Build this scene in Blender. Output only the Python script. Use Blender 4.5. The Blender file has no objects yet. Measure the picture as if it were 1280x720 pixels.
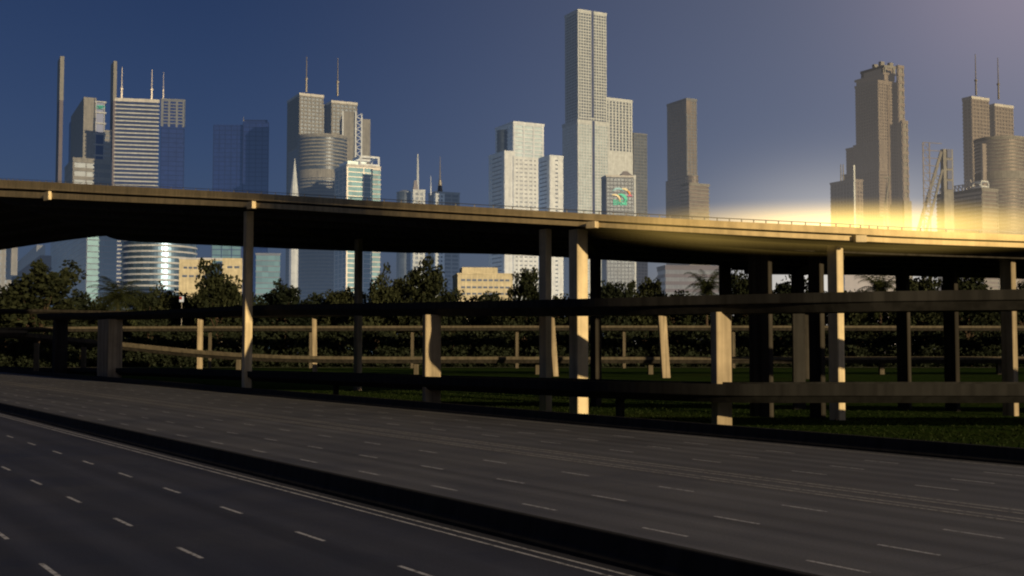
import bpy, math, random
from mathutils import Vector
R = math.radians
random.seed(7)
scene = bpy.context.scene
C = scene.collection
H = 5.4                                   # eye height over the motorway
F = 1450.0                                # focal length of a 1280 px wide frame
PITCH = R(2.99)

# ------------------------------------------------------------------ camera
cam = bpy.data.cameras.new('camera'); cam_o = bpy.data.objects.new('camera', cam); C.objects.link(cam_o)
cam.sensor_width = 36; cam.lens = F / 1280 * 36; cam.clip_end = 20000; cam.clip_start = 0.1
cam_o.location = (0, 0, H); cam_o.rotation_euler = (math.pi / 2 + PITCH, 0, 0)
scene.camera = cam_o

def at(px, py, Y):
    """site survey: the point seen in direction (px,py) at distance Y"""
    a = (px - 640) / F; b = (360 - py) / F
    d = Vector((a, math.cos(PITCH) - b * math.sin(PITCH), math.sin(PITCH) + b * math.cos(PITCH)))
    return Vector((0, 0, H)) + d * (Y / d.y)

def zt(py, Y): return at(640, py, Y).z

# ------------------------------------------------------------------ mesh helper
class MB:
    def __init__(s): s.v = []; s.f = []; s.m = []
    def add(s, vs, fs, mi=0):
        o = len(s.v); s.v += [tuple(v) for v in vs]; s.f += [tuple(i + o for i in f) for f in fs]; s.m += [mi] * len(fs)
    def prism(s, fp, z0, z1, mi=0):
        n = len(fp)
        vs = [(p[0], p[1], z0) for p in fp] + [(p[0], p[1], z1) for p in fp]
        fs = [(i, (i + 1) % n, n + (i + 1) % n, n + i) for i in range(n)] + [tuple(range(n - 1, -1, -1)), tuple(range(n, 2 * n))]
        s.add(vs, fs, mi)
    def taper(s, fp, z0, fp1, z1, mi=0):
        n = len(fp)
        vs = [(p[0], p[1], z0) for p in fp] + [(p[0], p[1], z1) for p in fp1]
        fs = [(i, (i + 1) % n, n + (i + 1) % n, n + i) for i in range(n)] + [tuple(range(n - 1, -1, -1)), tuple(range(n, 2 * n))]
        s.add(vs, fs, mi)
    def box(s, c, size, rot=0, mi=0):
        ca, sa = math.cos(rot), math.sin(rot); hx, hy = size[0] / 2, size[1] / 2
        fp = [(c[0] + x * ca - y * sa, c[1] + x * sa + y * ca) for x, y in ((-hx, -hy), (hx, -hy), (hx, hy), (-hx, hy))]
        s.prism(fp, c[2] - size[2] / 2, c[2] + size[2] / 2, mi)
    def tube(s, p0, p1, r0, r1, n=8, mi=0):
        p0 = Vector(p0); p1 = Vector(p1); d = (p1 - p0).normalized()
        a = d.orthogonal().normalized(); b = d.cross(a)
        vs = []
        for p, r in ((p0, r0), (p1, r1)):
            for k in range(n):
                t = 2 * math.pi * k / n; vs.append(p + (a * math.cos(t) + b * math.sin(t)) * r)
        fs = [(i, (i + 1) % n, n + (i + 1) % n, n + i) for i in range(n)] + [tuple(range(n - 1, -1, -1)), tuple(range(n, 2 * n))]
        s.add(vs, fs, mi)
    def bar(s, p0, p1, w, mi=0): s.tube(p0, p1, w * .7, w * .7, 4, mi)
    def sweep(s, st, prof, mi=0, cap=True):
        """st: list of (x,y,nx,ny,fn) ; prof(k) -> closed list of (offset, z)"""
        n = None; o = len(s.v)
        for k, q in enumerate(st):
            pr = prof(k); n = len(pr)
            for (a, z) in pr: s.v.append((q[0] + q[2] * a, q[1] + q[3] * a, z))
        for k in range(len(st) - 1):
            for i in range(n):
                j = (i + 1) % n
                s.f.append((o + k * n + i, o + (k + 1) * n + i, o + (k + 1) * n + j, o + k * n + j)); s.m.append(mi)
        if cap:
            s.f.append(tuple(o + i for i in range(n))); s.m.append(mi)
            e = o + (len(st) - 1) * n; s.f.append(tuple(e + i for i in range(n - 1, -1, -1))); s.m.append(mi)
    def build(s, name, mats, parent=None, smooth=False):
        me = bpy.data.meshes.new(name)
        off = Vector((0, 0, 0)); q = parent
        while q is not None: off += Vector(q.location); q = q.parent
        me.from_pydata([tuple(Vector(v) - off) for v in s.v], [], s.f)
        if not isinstance(mats, (list, tuple)): mats = [mats]
        for m in mats: me.materials.append(m)
        me.polygons.foreach_set('material_index', s.m)
        if smooth: me.polygons.foreach_set('use_smooth', [True] * len(s.f))
        me.update()
        import bmesh
        bm = bmesh.new(); bm.from_mesh(me); bmesh.ops.recalc_face_normals(bm, faces=bm.faces) if len(s.f) < 60000 and not getattr(s, 'open', False) else None
        bm.to_mesh(me); bm.free()
        o = bpy.data.objects.new(name, me); C.objects.link(o)
        if parent: o.parent = parent
        return o

def tag(o, label=None, cat=None, group=None, kind=None):
    if label: o['label'] = label
    if cat: o['category'] = cat
    if group: o['group'] = group
    if kind: o['kind'] = kind
    return o
def thing(name, label, cat, loc=(0, 0, 0), group=None):
    o = bpy.data.objects.new(name, None); C.objects.link(o); o.location = loc
    o.empty_display_size = .5
    return tag(o, label, cat, group)

# ------------------------------------------------------------------ materials
def mat(name):
    m = bpy.data.materials.new(name); m.use_nodes = True
    nt = m.node_tree; b = nt.nodes['Principled BSDF']
    return m, nt, b
def N(nt, t, **kw):
    n = nt.nodes.new(t)
    for k, v in kw.items(): setattr(n, k, v)
    return n
def surf(name, col, rough=.8, var=.25, scale=.5, metal=0, spec=.3, bump=0, stretch=(1, 1, 1), col2=None, detail=6):
    m, nt, b = mat(name)
    tc = N(nt, 'ShaderNodeTexCoord'); mp = N(nt, 'ShaderNodeMapping'); mp.inputs['Scale'].default_value = stretch
    nt.links.new(tc.outputs['Object'], mp.inputs[0])
    nz = N(nt, 'ShaderNodeTexNoise'); nz.inputs['Scale'].default_value = scale; nz.inputs['Detail'].default_value = detail; nz.inputs['Roughness'].default_value = .65
    nt.links.new(mp.outputs[0], nz.inputs['Vector'])
    cr = N(nt, 'ShaderNodeValToRGB')
    c2 = col2 or tuple(c * (1 - var) for c in col)
    cr.color_ramp.elements[0].position = .3; cr.color_ramp.elements[1].position = .7
    cr.color_ramp.elements[0].color = (*c2, 1); cr.color_ramp.elements[1].color = (*[c * (1 + var * .5) for c in col], 1)
    nt.links.new(nz.outputs['Fac'], cr.inputs[0]); nt.links.new(cr.outputs[0], b.inputs['Base Color'])
    b.inputs['Roughness'].default_value = rough; b.inputs['Metallic'].default_value = metal
    b.inputs['Specular IOR Level'].default_value = spec
    if bump:
        bp = N(nt, 'ShaderNodeBump'); bp.inputs['Strength'].default_value = bump; bp.inputs['Distance'].default_value = .1
        nt.links.new(nz.outputs['Fac'], bp.inputs['Height']); nt.links.new(bp.outputs[0], b.inputs['Normal'])
    return m
def concrete(name, col, streak=.5):
    """weathered concrete: blotches, vertical rain streaks, formwork joints"""
    m, nt, b = mat(name)
    tc = N(nt, 'ShaderNodeTexCoord')
    n1 = N(nt, 'ShaderNodeTexNoise'); n1.inputs['Scale'].default_value = .35; n1.inputs['Detail'].default_value = 8; n1.inputs['Roughness'].default_value = .7
    nt.links.new(tc.outputs['Object'], n1.inputs['Vector'])
    mp = N(nt, 'ShaderNodeMapping'); mp.inputs['Scale'].default_value = (1.6, 1.6, .07); nt.links.new(tc.outputs['Object'], mp.inputs[0])
    n2 = N(nt, 'ShaderNodeTexNoise'); n2.inputs['Scale'].default_value = 1.0; n2.inputs['Detail'].default_value = 5
    nt.links.new(mp.outputs[0], n2.inputs['Vector'])
    r1 = N(nt, 'ShaderNodeMapRange'); r1.inputs[1].default_value = .3; r1.inputs[2].default_value = .7; r1.inputs[3].default_value = .72; r1.inputs[4].default_value = 1.12
    nt.links.new(n1.outputs['Fac'], r1.inputs[0])
    r2 = N(nt, 'ShaderNodeMapRange'); r2.inputs[1].default_value = .35; r2.inputs[2].default_value = .6; r2.inputs[3].default_value = 1 - streak; r2.inputs[4].default_value = 1.05
    nt.links.new(n2.outputs['Fac'], r2.inputs[0])
    mu = N(nt, 'ShaderNodeMath', operation='MULTIPLY'); nt.links.new(r1.outputs[0], mu.inputs[0]); nt.links.new(r2.outputs[0], mu.inputs[1])
    mx = N(nt, 'ShaderNodeVectorMath', operation='SCALE'); mx.inputs[0].default_value = col; nt.links.new(mu.outputs[0], mx.inputs['Scale'])
    nt.links.new(mx.outputs[0], b.inputs['Base Color'])
    b.inputs['Roughness'].default_value = .85; b.inputs['Specular IOR Level'].default_value = .2
    bp = N(nt, 'ShaderNodeBump'); bp.inputs['Strength'].default_value = .25; bp.inputs['Distance'].default_value = .05
    nt.links.new(n1.outputs['Fac'], bp.inputs['Height']); nt.links.new(bp.outputs[0], b.inputs['Normal'])
    return m
def glass(name, col, metal=.55, rough=.12, var=.35):
    """curtain-wall glass: panes differ a little from one another"""
    m, nt, b = mat(name)
    tc = N(nt, 'ShaderNodeTexCoord')
    mp = N(nt, 'ShaderNodeMapping'); mp.inputs['Rotation'].default_value = (0, 0, R(-27)); mp.inputs['Scale'].default_value = (1 / 3.2, 1 / 3.2, 1 / 3.4)
    nt.links.new(tc.outputs['Object'], mp.inputs[0])
    fl = N(nt, 'ShaderNodeVectorMath', operation='FLOOR'); nt.links.new(mp.outputs[0], fl.inputs[0])
    wn = N(nt, 'ShaderNodeTexWhiteNoise'); nt.links.new(fl.outputs[0], wn.inputs['Vector'])
    nz = N(nt, 'ShaderNodeTexNoise'); nz.inputs['Scale'].default_value = .03; nz.inputs['Detail'].default_value = 3; nt.links.new(tc.outputs['Object'], nz.inputs['Vector'])
    ad = N(nt, 'ShaderNodeMath', operation='ADD'); nt.links.new(wn.outputs['Value'], ad.inputs[0]); nt.links.new(nz.outputs['Fac'], ad.inputs[1])
    mr = N(nt, 'ShaderNodeMapRange'); mr.inputs[1].default_value = .2; mr.inputs[2].default_value = 1.6; mr.inputs[3].default_value = 1 - var; mr.inputs[4].default_value = 1 + var
    nt.links.new(ad.outputs[0], mr.inputs[0])
    mx = N(nt, 'ShaderNodeVectorMath', operation='SCALE'); mx.inputs[0].default_value = col; nt.links.new(mr.outputs[0], mx.inputs['Scale'])
    nt.links.new(mx.outputs[0], b.inputs['Base Color'])
    b.inputs['Metallic'].default_value = metal; b.inputs['Roughness'].default_value = rough
    if metal < .25: b.inputs['Specular IOR Level'].default_value = .25 if metal else .08
    return m

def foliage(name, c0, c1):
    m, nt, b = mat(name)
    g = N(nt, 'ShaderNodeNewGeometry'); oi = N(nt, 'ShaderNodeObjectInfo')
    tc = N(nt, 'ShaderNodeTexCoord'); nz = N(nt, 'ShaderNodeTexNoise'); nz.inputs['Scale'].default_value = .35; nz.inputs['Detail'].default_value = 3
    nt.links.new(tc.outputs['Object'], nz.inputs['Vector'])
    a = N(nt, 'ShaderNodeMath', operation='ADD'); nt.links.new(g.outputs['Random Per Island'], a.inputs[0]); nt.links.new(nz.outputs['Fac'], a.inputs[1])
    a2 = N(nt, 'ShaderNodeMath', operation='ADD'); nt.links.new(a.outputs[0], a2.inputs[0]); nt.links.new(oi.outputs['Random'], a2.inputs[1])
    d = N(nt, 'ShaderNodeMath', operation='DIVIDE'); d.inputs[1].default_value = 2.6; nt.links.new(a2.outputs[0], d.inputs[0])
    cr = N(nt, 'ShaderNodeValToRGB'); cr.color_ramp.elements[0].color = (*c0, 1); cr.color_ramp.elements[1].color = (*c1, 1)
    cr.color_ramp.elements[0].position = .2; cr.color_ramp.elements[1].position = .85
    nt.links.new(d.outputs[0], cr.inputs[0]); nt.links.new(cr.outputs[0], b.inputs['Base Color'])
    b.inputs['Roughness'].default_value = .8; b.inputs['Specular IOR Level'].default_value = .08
    return m

M = {}
M['conc'] = concrete('warm_concrete', (.44, .37, .26))
M['band'] = concrete('dim_white_cladding', (.40, .44, .49), .15)
M['tan2'] = concrete('muted_ramp_concrete', (.12, .105, .078), .3)
M['conc_lit'] = concrete('sunlit_concrete', (.74, .63, .42), .22)  # brighter copy of the concrete, sunlight put into its base colour
M['conc_shade'] = concrete('shaded_concrete', (.048, .044, .038))  # darkened copy: shadow under the decks painted into the tone
M['conc_dark'] = concrete('dark_shaded_concrete', (.026, .026, .026))  # near-black, carries the shade of middle deck and soffit in its colour
M['conc_black'] = concrete('black_shaded_concrete', (.017, .0175, .018))  # darker still: shade on the low road painted as base colour
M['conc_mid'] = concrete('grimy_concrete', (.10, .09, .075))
M['barrier'] = concrete('shaded_barrier', (.026, .026, .027), .4)  # blackened so the unlit near faces are shaded by colour
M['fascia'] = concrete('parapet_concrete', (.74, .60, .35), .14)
M['stone'] = concrete('cream_stone', (.44, .49, .52), .15)
M['white'] = concrete('white_cladding', (.54, .60, .66), .12)
M['tan'] = concrete('tan_cladding', (.20, .205, .20), .2)
M['grey'] = concrete('grey_cladding', (.14, .155, .175), .2)
M['brown'] = concrete('brown_cladding', (.18, .16, .14), .2)
M['cap'] = concrete('light_cap', (.46, .47, .46), .2)
M['navy'] = glass('navy_glass', (.022, .038, .10), .2, .4, .2)
M['blue'] = glass('blue_glass', (.018, .040, .16), .1, .5, .12)
M['deep'] = glass('deep_blue_glass', (.006, .014, .075), 0, .6, .25)  # very dark base paints sun-facing slabs as if unlit
M['deep2'] = surf('deep_blue_spandrel', (.006, .012, .05), .7, .2, .2, 0, .1)
M['slate'] = glass('slate_glass', (.05, .07, .105), .2, .38)
M['teal'] = glass('teal_glass', (.07, .16, .21), .2, .45)
M['pale'] = glass('pale_glass', (.20, .27, .31), .3, .38)
M['bronze'] = glass('bronze_glass', (.10, .085, .07), .15, .5)
M['purple'] = surf('dusky_cladding', (.10, .095, .13), .7, .2, .05)
M['steel'] = surf('painted_steel', (.22, .22, .22), .5, .2, 1, .3)
M['steel_l'] = surf('pale_steel', (.55, .53, .5), .45, .15, 1, .2)
M['pale_wall'] = surf('lilac_render', (.26, .245, .24), .8, .15, .1)
M['cream'] = concrete('warm_cream_render', (.58, .55, .44), .15)
M['bark'] = surf('bark', (.07, .05, .035), .9, .4, 2)
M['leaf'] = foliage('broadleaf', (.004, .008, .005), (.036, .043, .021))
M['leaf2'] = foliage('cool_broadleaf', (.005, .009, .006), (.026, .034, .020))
M['palm'] = foliage('palm_fronds', (.008, .013, .006), (.045, .055, .022))

def painted_airlight(m, tint, s):
    """glow painted into the skyline walls to imitate haze: stronger near the ground, bluish at left, warmer towards the low sun glow"""
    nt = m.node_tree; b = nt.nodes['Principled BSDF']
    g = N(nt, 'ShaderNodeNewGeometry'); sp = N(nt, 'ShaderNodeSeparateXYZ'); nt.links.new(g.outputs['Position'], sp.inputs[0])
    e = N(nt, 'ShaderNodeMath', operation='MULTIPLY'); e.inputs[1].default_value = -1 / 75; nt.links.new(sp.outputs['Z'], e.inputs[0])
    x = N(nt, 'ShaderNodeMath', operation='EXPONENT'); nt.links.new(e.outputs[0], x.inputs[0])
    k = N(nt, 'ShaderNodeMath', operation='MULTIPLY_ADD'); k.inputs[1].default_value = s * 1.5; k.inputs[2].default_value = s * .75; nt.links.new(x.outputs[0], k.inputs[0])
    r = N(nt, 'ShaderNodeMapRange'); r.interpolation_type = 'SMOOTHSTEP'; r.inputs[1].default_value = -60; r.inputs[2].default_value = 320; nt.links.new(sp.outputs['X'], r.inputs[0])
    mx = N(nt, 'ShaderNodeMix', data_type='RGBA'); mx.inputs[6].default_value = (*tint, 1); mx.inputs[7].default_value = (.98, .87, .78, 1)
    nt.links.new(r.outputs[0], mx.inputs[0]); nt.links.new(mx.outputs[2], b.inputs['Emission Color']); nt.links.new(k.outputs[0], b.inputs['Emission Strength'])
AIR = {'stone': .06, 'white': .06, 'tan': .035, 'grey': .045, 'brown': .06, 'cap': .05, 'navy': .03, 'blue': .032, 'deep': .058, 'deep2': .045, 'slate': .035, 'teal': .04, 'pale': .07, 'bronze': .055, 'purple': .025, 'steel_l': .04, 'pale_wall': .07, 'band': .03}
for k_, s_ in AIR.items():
    painted_airlight(M[k_], (.30, .50, 1.0) if k_ in ('blue', 'navy', 'deep', 'deep2') else (.52, .70, 1.0), s_ * 1.5)  # faint emission per material, painted in for distance haze

# ------------------------------------------------------------------ ground
RD = Vector((-.551, .834, 0)).normalized()       # run of the motorway
RN = Vector((.834, .551, 0)).normalized()        # across it, away from us
ROT = math.atan2(RD.y, RD.x)
def road_pt(s, n, z=0): p = RD * s + RN * n; return (p.x, p.y, z)

def ground_mat():
    m, nt, b = mat('rough_grass_ground')
    tc = N(nt, 'ShaderNodeTexCoord')
    n1 = N(nt, 'ShaderNodeTexNoise'); n1.inputs['Scale'].default_value = .06; n1.inputs['Detail'].default_value = 8
    n2 = N(nt, 'ShaderNodeTexNoise'); n2.inputs['Scale'].default_value = 2.2; n2.inputs['Detail'].default_value = 6
    for n in (n1, n2): nt.links.new(tc.outputs['Object'], n.inputs['Vector'])
    cr = N(nt, 'ShaderNodeValToRGB'); e = cr.color_ramp.elements
    e[0].position = .32; e[0].color = (.015, .028, .008, 1); e[1].position = .7; e[1].color = (.035, .032, .014, 1)
    x = e.new(.5); x.color = (.028, .052, .012, 1)
    mixf = N(nt, 'ShaderNodeMath', operation='MULTIPLY_ADD'); mixf.inputs[1].default_value = .5
    hal = N(nt, 'ShaderNodeMath', operation='MULTIPLY'); hal.inputs[1].default_value = .5
    nt.links.new(n1.outputs['Fac'], hal.inputs[0]); nt.links.new(n2.outputs['Fac'], mixf.inputs[0]); nt.links.new(hal.outputs[0], mixf.inputs[2])
    nt.links.new(mixf.outputs[0], cr.inputs[0]); nt.links.new(cr.outputs[0], b.inputs['Base Color'])
    b.inputs['Roughness'].default_value = 1; b.inputs['Specular IOR Level'].default_value = 0
    bp = N(nt, 'ShaderNodeBump'); bp.inputs['Strength'].default_value = .6; bp.inputs['Distance'].default_value = .2
    nt.links.new(n2.outputs['Fac'], bp.inputs['Height']); nt.links.new(bp.outputs[0], b.inputs['Normal'])
    return m
g = MB(); g.open = True
g.add([(-9000, -3000, -.1), (9000, -3000, -.1), (9000, 12000, -.1), (-9000, 12000, -.1)], [(0, 1, 2, 3)])
tag(g.build('ground', ground_mat()), kind='structure')

def asphalt(name, base):
    """x runs along the road: wheel tracks, patches, oil drips, fine grain"""
    m, nt, b = mat(name)
    tc = N(nt, 'ShaderNodeTexCoord')
    mp = N(nt, 'ShaderNodeMapping'); mp.inputs['Scale'].default_value = (.018, .9, 1); nt.links.new(tc.outputs['Object'], mp.inputs[0])
    n1 = N(nt, 'ShaderNodeTexNoise'); n1.inputs['Scale'].default_value = 1; n1.inputs['Detail'].default_value = 6; nt.links.new(mp.outputs[0], n1.inputs['Vector'])
    n2 = N(nt, 'ShaderNodeTexNoise'); n2.inputs['Scale'].default_value = .12; n2.inputs['Detail'].default_value = 8; n2.inputs['Roughness'].default_value = .7; nt.links.new(tc.outputs['Object'], n2.inputs['Vector'])
    n3 = N(nt, 'ShaderNodeTexNoise'); n3.inputs['Scale'].default_value = 14; n3.inputs['Detail'].default_value = 4; nt.links.new(tc.outputs['Object'], n3.inputs['Vector'])
    sp = N(nt, 'ShaderNodeSeparateXYZ'); nt.links.new(tc.outputs['Object'], sp.inputs[0])
    # two wheel tracks per 3.6 m lane
    w = N(nt, 'ShaderNodeMath', operation='MULTIPLY'); w.inputs[1].default_value = 2 * math.pi / 1.815; nt.links.new(sp.outputs['Y'], w.inputs[0])
    sn = N(nt, 'ShaderNodeMath', operation='SINE'); nt.links.new(w.outputs[0], sn.inputs[0])
    # transverse slab joints
    j = N(nt, 'ShaderNodeMath', operation='PINGPONG'); j.inputs[1].default_value = 9.0; nt.links.new(sp.outputs['X'], j.inputs[0])
    jl = N(nt, 'ShaderNodeMath', operation='LESS_THAN'); jl.inputs[1].default_value = .05; nt.links.new(j.outputs[0], jl.inputs[0])
    def rng(src, a, b_, c, d_):
        r = N(nt, 'ShaderNodeMapRange'); r.inputs[1].default_value = a; r.inputs[2].default_value = b_; r.inputs[3].default_value = c; r.inputs[4].default_value = d_
        nt.links.new(src, r.inputs[0]); return r.outputs[0]
    def mul(a, b_):
        q = N(nt, 'ShaderNodeMath', operation='MULTIPLY'); nt.links.new(a, q.inputs[0]); nt.links.new(b_, q.inputs[1]); return q.outputs[0]
    v = mul(mul(rng(n1.outputs['Fac'], .3, .7, .72, 1.2), rng(n2.outputs['Fac'], .3, .7, .7, 1.25)), rng(n3.outputs['Fac'], .2, .8, .7, 1.3))
    v = mul(mul(v, rng(sn.outputs[0], -1, 1, .84, 1.1)), rng(jl.outputs[0], 0, 1, 1, .75))
    mx = N(nt, 'ShaderNodeVectorMath', operation='SCALE'); mx.inputs[0].default_value = base; nt.links.new(v, mx.inputs['Scale'])
    nt.links.new(mx.outputs[0], b.inputs['Base Color'])
    nt.links.new(rng(n2.outputs['Fac'], .3, .7, .55, .8), b.inputs['Roughness']); b.inputs['Specular IOR Level'].default_value = .35
    bp = N(nt, 'ShaderNodeBump'); bp.inputs['Strength'].default_value = .3; bp.inputs['Distance'].default_value = .02
    nt.links.new(n3.outputs['Fac'], bp.inputs['Height']); nt.links.new(bp.outputs[0], b.inputs['Normal'])
    return m

def paint(name, col, wear):
    m, nt, b = mat(name)
    tc = N(nt, 'ShaderNodeTexCoord'); nz = N(nt, 'ShaderNodeTexNoise'); nz.inputs['Scale'].default_value = 3.5; nz.inputs['Detail'].default_value = 8; nz.inputs['Roughness'].default_value = .75
    nt.links.new(tc.outputs['Object'], nz.inputs['Vector'])
    cr = N(nt, 'ShaderNodeValToRGB'); e = cr.color_ramp.elements
    e[0].position = wear - .06; e[0].color = (.06, .06, .06, 1); e[1].position = wear + .1; e[1].color = (*col, 1)
    nt.links.new(nz.outputs['Fac'], cr.inputs[0]); nt.links.new(cr.outputs[0], b.inputs['Base Color']); b.inputs['Roughness'].default_value = .7
    return m

def road_sheet(name, n0, n1, z, s0, s1, m):
    q = MB(); q.open = True
    q.add([(s0, -n1, z), (s1, -n1, z), (s1, -n0, z), (s0, -n0, z)], [(0, 1, 2, 3)])
    o = q.build(name, m); o.rotation_euler = (0, 0, ROT); return o
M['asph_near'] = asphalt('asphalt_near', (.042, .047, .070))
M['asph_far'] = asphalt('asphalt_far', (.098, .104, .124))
M['mark'] = paint('worn_white_paint', (.52, .54, .60), .42)
M['mark_faint'] = paint('worn_edge_paint', (.50, .49, .47), .44)
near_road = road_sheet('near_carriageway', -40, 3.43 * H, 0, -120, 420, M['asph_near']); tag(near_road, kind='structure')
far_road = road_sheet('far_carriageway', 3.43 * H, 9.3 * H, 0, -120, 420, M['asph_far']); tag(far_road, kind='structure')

def dashes(q, n, phase, L=2.0, w=.13):
    step = 1.2 * H; k = -12
    while True:
        s = phase * H + k * step
        if s > 330: break
        q.add([(s - L / 2, -n - w / 2, .005), (s + L / 2, -n - w / 2, .005), (s + L / 2, -n + w / 2, .005), (s - L / 2, -n + w / 2, .005)], [(0, 1, 2, 3)])
        k += 1
def line(q, n, w=.11):
    q.add([(-110, -n - w / 2, .005), (340, -n - w / 2, .005), (340, -n + w / 2, .005), (-110, -n + w / 2, .005)], [(0, 1, 2, 3)])
def marks(name, dl, ll, faint):
    q = MB(); q.open = True
    for n, ph in dl: dashes(q, n * H, ph)
    o = q.build(name, M['mark']); o.rotation_euler = (0, 0, ROT); tag(o, kind='structure')
    q = MB(); q.open = True
    for n in ll: line(q, n * H)
    o = q.build('edge_line_marking', faint); o.rotation_euler = (0, 0, ROT); tag(o, kind='structure')
marks('lane_marking', [(2.545, 1.01), (1.85, .87), (1.18, .78), (.51, .6), (-.16, .5)], [3.205, 3.285], M['mark'])
marks('lane_marking', [(4.22, .076), (4.86, .18), (5.57, .31), (7.19, .537), (7.77, .649), (8.41, .81)], [6.18, 6.29, 6.50, 6.62, 9.0, 3.62], M['mark_faint'])

# concrete safety barriers
def jersey(name, label, n, hgt, wid, s0, s1):
    q = MB()
    p0 = road_pt(s0, n)
    t = thing(name, label, 'barrier', (p0[0], p0[1], 0))
    st = [(road_pt(s, n)[0], road_pt(s, n)[1], RN.x, RN.y) for s in (s0, s1)]
    w = wid / 2
    prof = lambda k: [(-w, -.05), (-w, .1), (-w * .55, .28), (-w * .38, hgt - .03), (-w * .3, hgt), (w * .3, hgt), (w * .38, hgt - .03), (w * .55, .28), (w, .1), (w, -.05)]
    q.sweep(st, prof); q.build('wall', M['barrier'], t)
    return t
jersey('median_barrier', 'low dark concrete median barrier dividing the two carriageways', 3.43 * H, .74, .62, -110, 400)
jersey('verge_barrier', 'low concrete barrier on the far edge of the motorway beside the grass', 9.24 * H, .76, .7, -110, 400)

# far path on the grass
q = MB(); q.open = True
q.add([(-400, 338, -.09), (600, 338, -.09), (600, 343, -.09), (-400, 343, -.09)], [(0, 1, 2, 3)])
tag(q.build('path', surf('pale_path', (.16, .15, .13), .9, .3, .3)), kind='structure')

# ------------------------------------------------------------------ elevated roads
TH = R(27)
U = Vector((math.cos(TH), math.sin(TH))); V = Vector((-math.sin(TH), math.cos(TH)))
def slope(px, py, Y): p = at(px, py, Y); return p.x / p.y
def quad(xl, xc, xr, py, Y, th=None):
    u, v = (U, V) if th is None else (Vector((math.cos(R(th)), math.sin(R(th)))), Vector((-math.sin(R(th)), math.cos(R(th)))))
    s = slope(xc, py, Y); c = Vector((s * Y, Y))
    r = slope(xr, py, Y); l = slope(xl, py, Y)
    a = max((r * c.y - c.x) / (u.x - r * u.y), .25); b = max((l * c.y - c.x) / (v.x - l * v.y), .25)
    return [c, c + u * a, c + u * a + v * b, c + v * b]
def catmull(P, n=8):
    """P: list of tuples of any length"""
    out = []
    for i in range(len(P) - 1):
        a = P[max(i - 1, 0)]; b = P[i]; c = P[i + 1]; d = P[min(i + 2, len(P) - 1)]
        for k in range(n):
            t = k / n
            out.append(tuple(.5 * (2 * b[j] + (c[j] - a[j]) * t + (2 * a[j] - 5 * b[j] + 4 * c[j] - d[j]) * t * t + (3 * b[j] - a[j] - 3 * c[j] + d[j]) * t ** 3) for j in range(len(b))))
    out.append(tuple(P[-1])); return out
def stations(P, n=8):
    """P: (x,y, ...) near edge from left to right; normals point away from us"""
    Q = catmull(P, n); st = []
    for i, p in enumerate(Q):
        a = Q[max(i - 1, 0)]; b = Q[min(i + 1, len(Q) - 1)]
        t = Vector((b[0] - a[0], b[1] - a[1])).normalized()
        st.append((p[0], p[1], -t.y, t.x) + tuple(p[2:]))
    return st
def ctl(rows):
    """rows: (px, Y, y_top, y_bot) -> (x, y, ztop, fascia)"""
    out = []
    for px, Y, yt, yb in rows:
        p = at(px, yt, Y); out.append((p.x, p.y, p.z, p.z - at(px, yb, Y).z))
    return out
def extend(P, left, right):
    a, b = Vector(P[0]), Vector(P[1]); d = (a - b); d /= Vector((d.x, d.y)).length
    l = a + d * left; l[2] = a[2] + d[2] * left * .5; l[3] = a[3]
    a, b = Vector(P[-1]), Vector(P[-2]); d = (a - b); d /= Vector((d.x, d.y)).length
    r = a + d * right; r[2] = a[2] + d[2] * right * .5; r[3] = a[3]
    return [tuple(l)] + P + [tuple(r)]
def nearest(st, x, y):
    return min(range(len(st)), key=lambda i: (st[i][0] - x) ** 2 + (st[i][1] - y) ** 2)

def chamfer(fp, c=.07):
    out = []; n = len(fp)
    for i in range(n):
        a, b, d = fp[i - 1], fp[i], fp[(i + 1) % n]; r = min(c, (a - b).length * .2, (d - b).length * .2)
        out += [b + (a - b).normalized() * r, b + (d - b).normalized() * r]
    return out
PT = 34
def pillar_mesh(q, x, y, w, d, z0, z1, rot, lean=(0, 0)):
    ca, sa = math.cos(rot), math.sin(rot); c = .07 * min(w, d); hx, hy = w / 2, d / 2
    pts = [(-hx + c, -hy), (hx - c, -hy), (hx, -hy + c), (hx, hy - c), (hx - c, hy), (-hx + c, hy), (-hx, hy - c), (-hx, -hy + c)]
    fp = [(x + a * ca - b * sa, y + a * sa + b * ca) for a, b in pts]
    fp1 = [(p[0] + lean[0], p[1] + lean[1]) for p in fp]
    q.taper(fp, z0, fp1, z1)

# --- the high viaduct
VP = ctl([(0, 214, 224.5, 245.5), (150, 171, 232.6, 252.3), (308, 141, 241, 259), (500, 112, 253, 270.5), (728, 95, 266.5, 283), (880, 89, 275, 291.5), (1046, 87.5, 283, 300), (1280, 91, 293.5, 309.5)])
VP = extend(VP, 30, 70)
q0 = Vector(VP[0]); q1 = Vector(VP[2]); dd = q0 - q1; dd /= Vector((dd.x, dd.y)).length
q0 = Vector(VP[1]) + dd * 25; ql = q0 + dd * 130; ql[2] = q0[2] + 2; ql[3] = q0[3] = VP[1][3]
VP = [tuple(ql), tuple(q0)] + VP[1:]
VS = stations(VP, 10)
NV = len(VS)
def interp(x, T):
    if x <= T[0][0]: return T[0][1]
    for (x0, y0), (x1, y1) in zip(T, T[1:]):
        if x <= x1: return y0 + (y1 - y0) * (x - x0) / (x1 - x0)
    return T[-1][1]
WK = [26.5] * NV
BK = [interp(VS[k][0], [(-140, 6.8), (-94.5, 7.0), (-57.8, 5.5), (-32.3, 4.3), (-20.5, 3.3), (-10.8, 2.6), (5.8, 1.6), (24.5, .5), (40, .1)]) for k in range(NV)]   # superelevated bend
WID = 26.5
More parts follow.
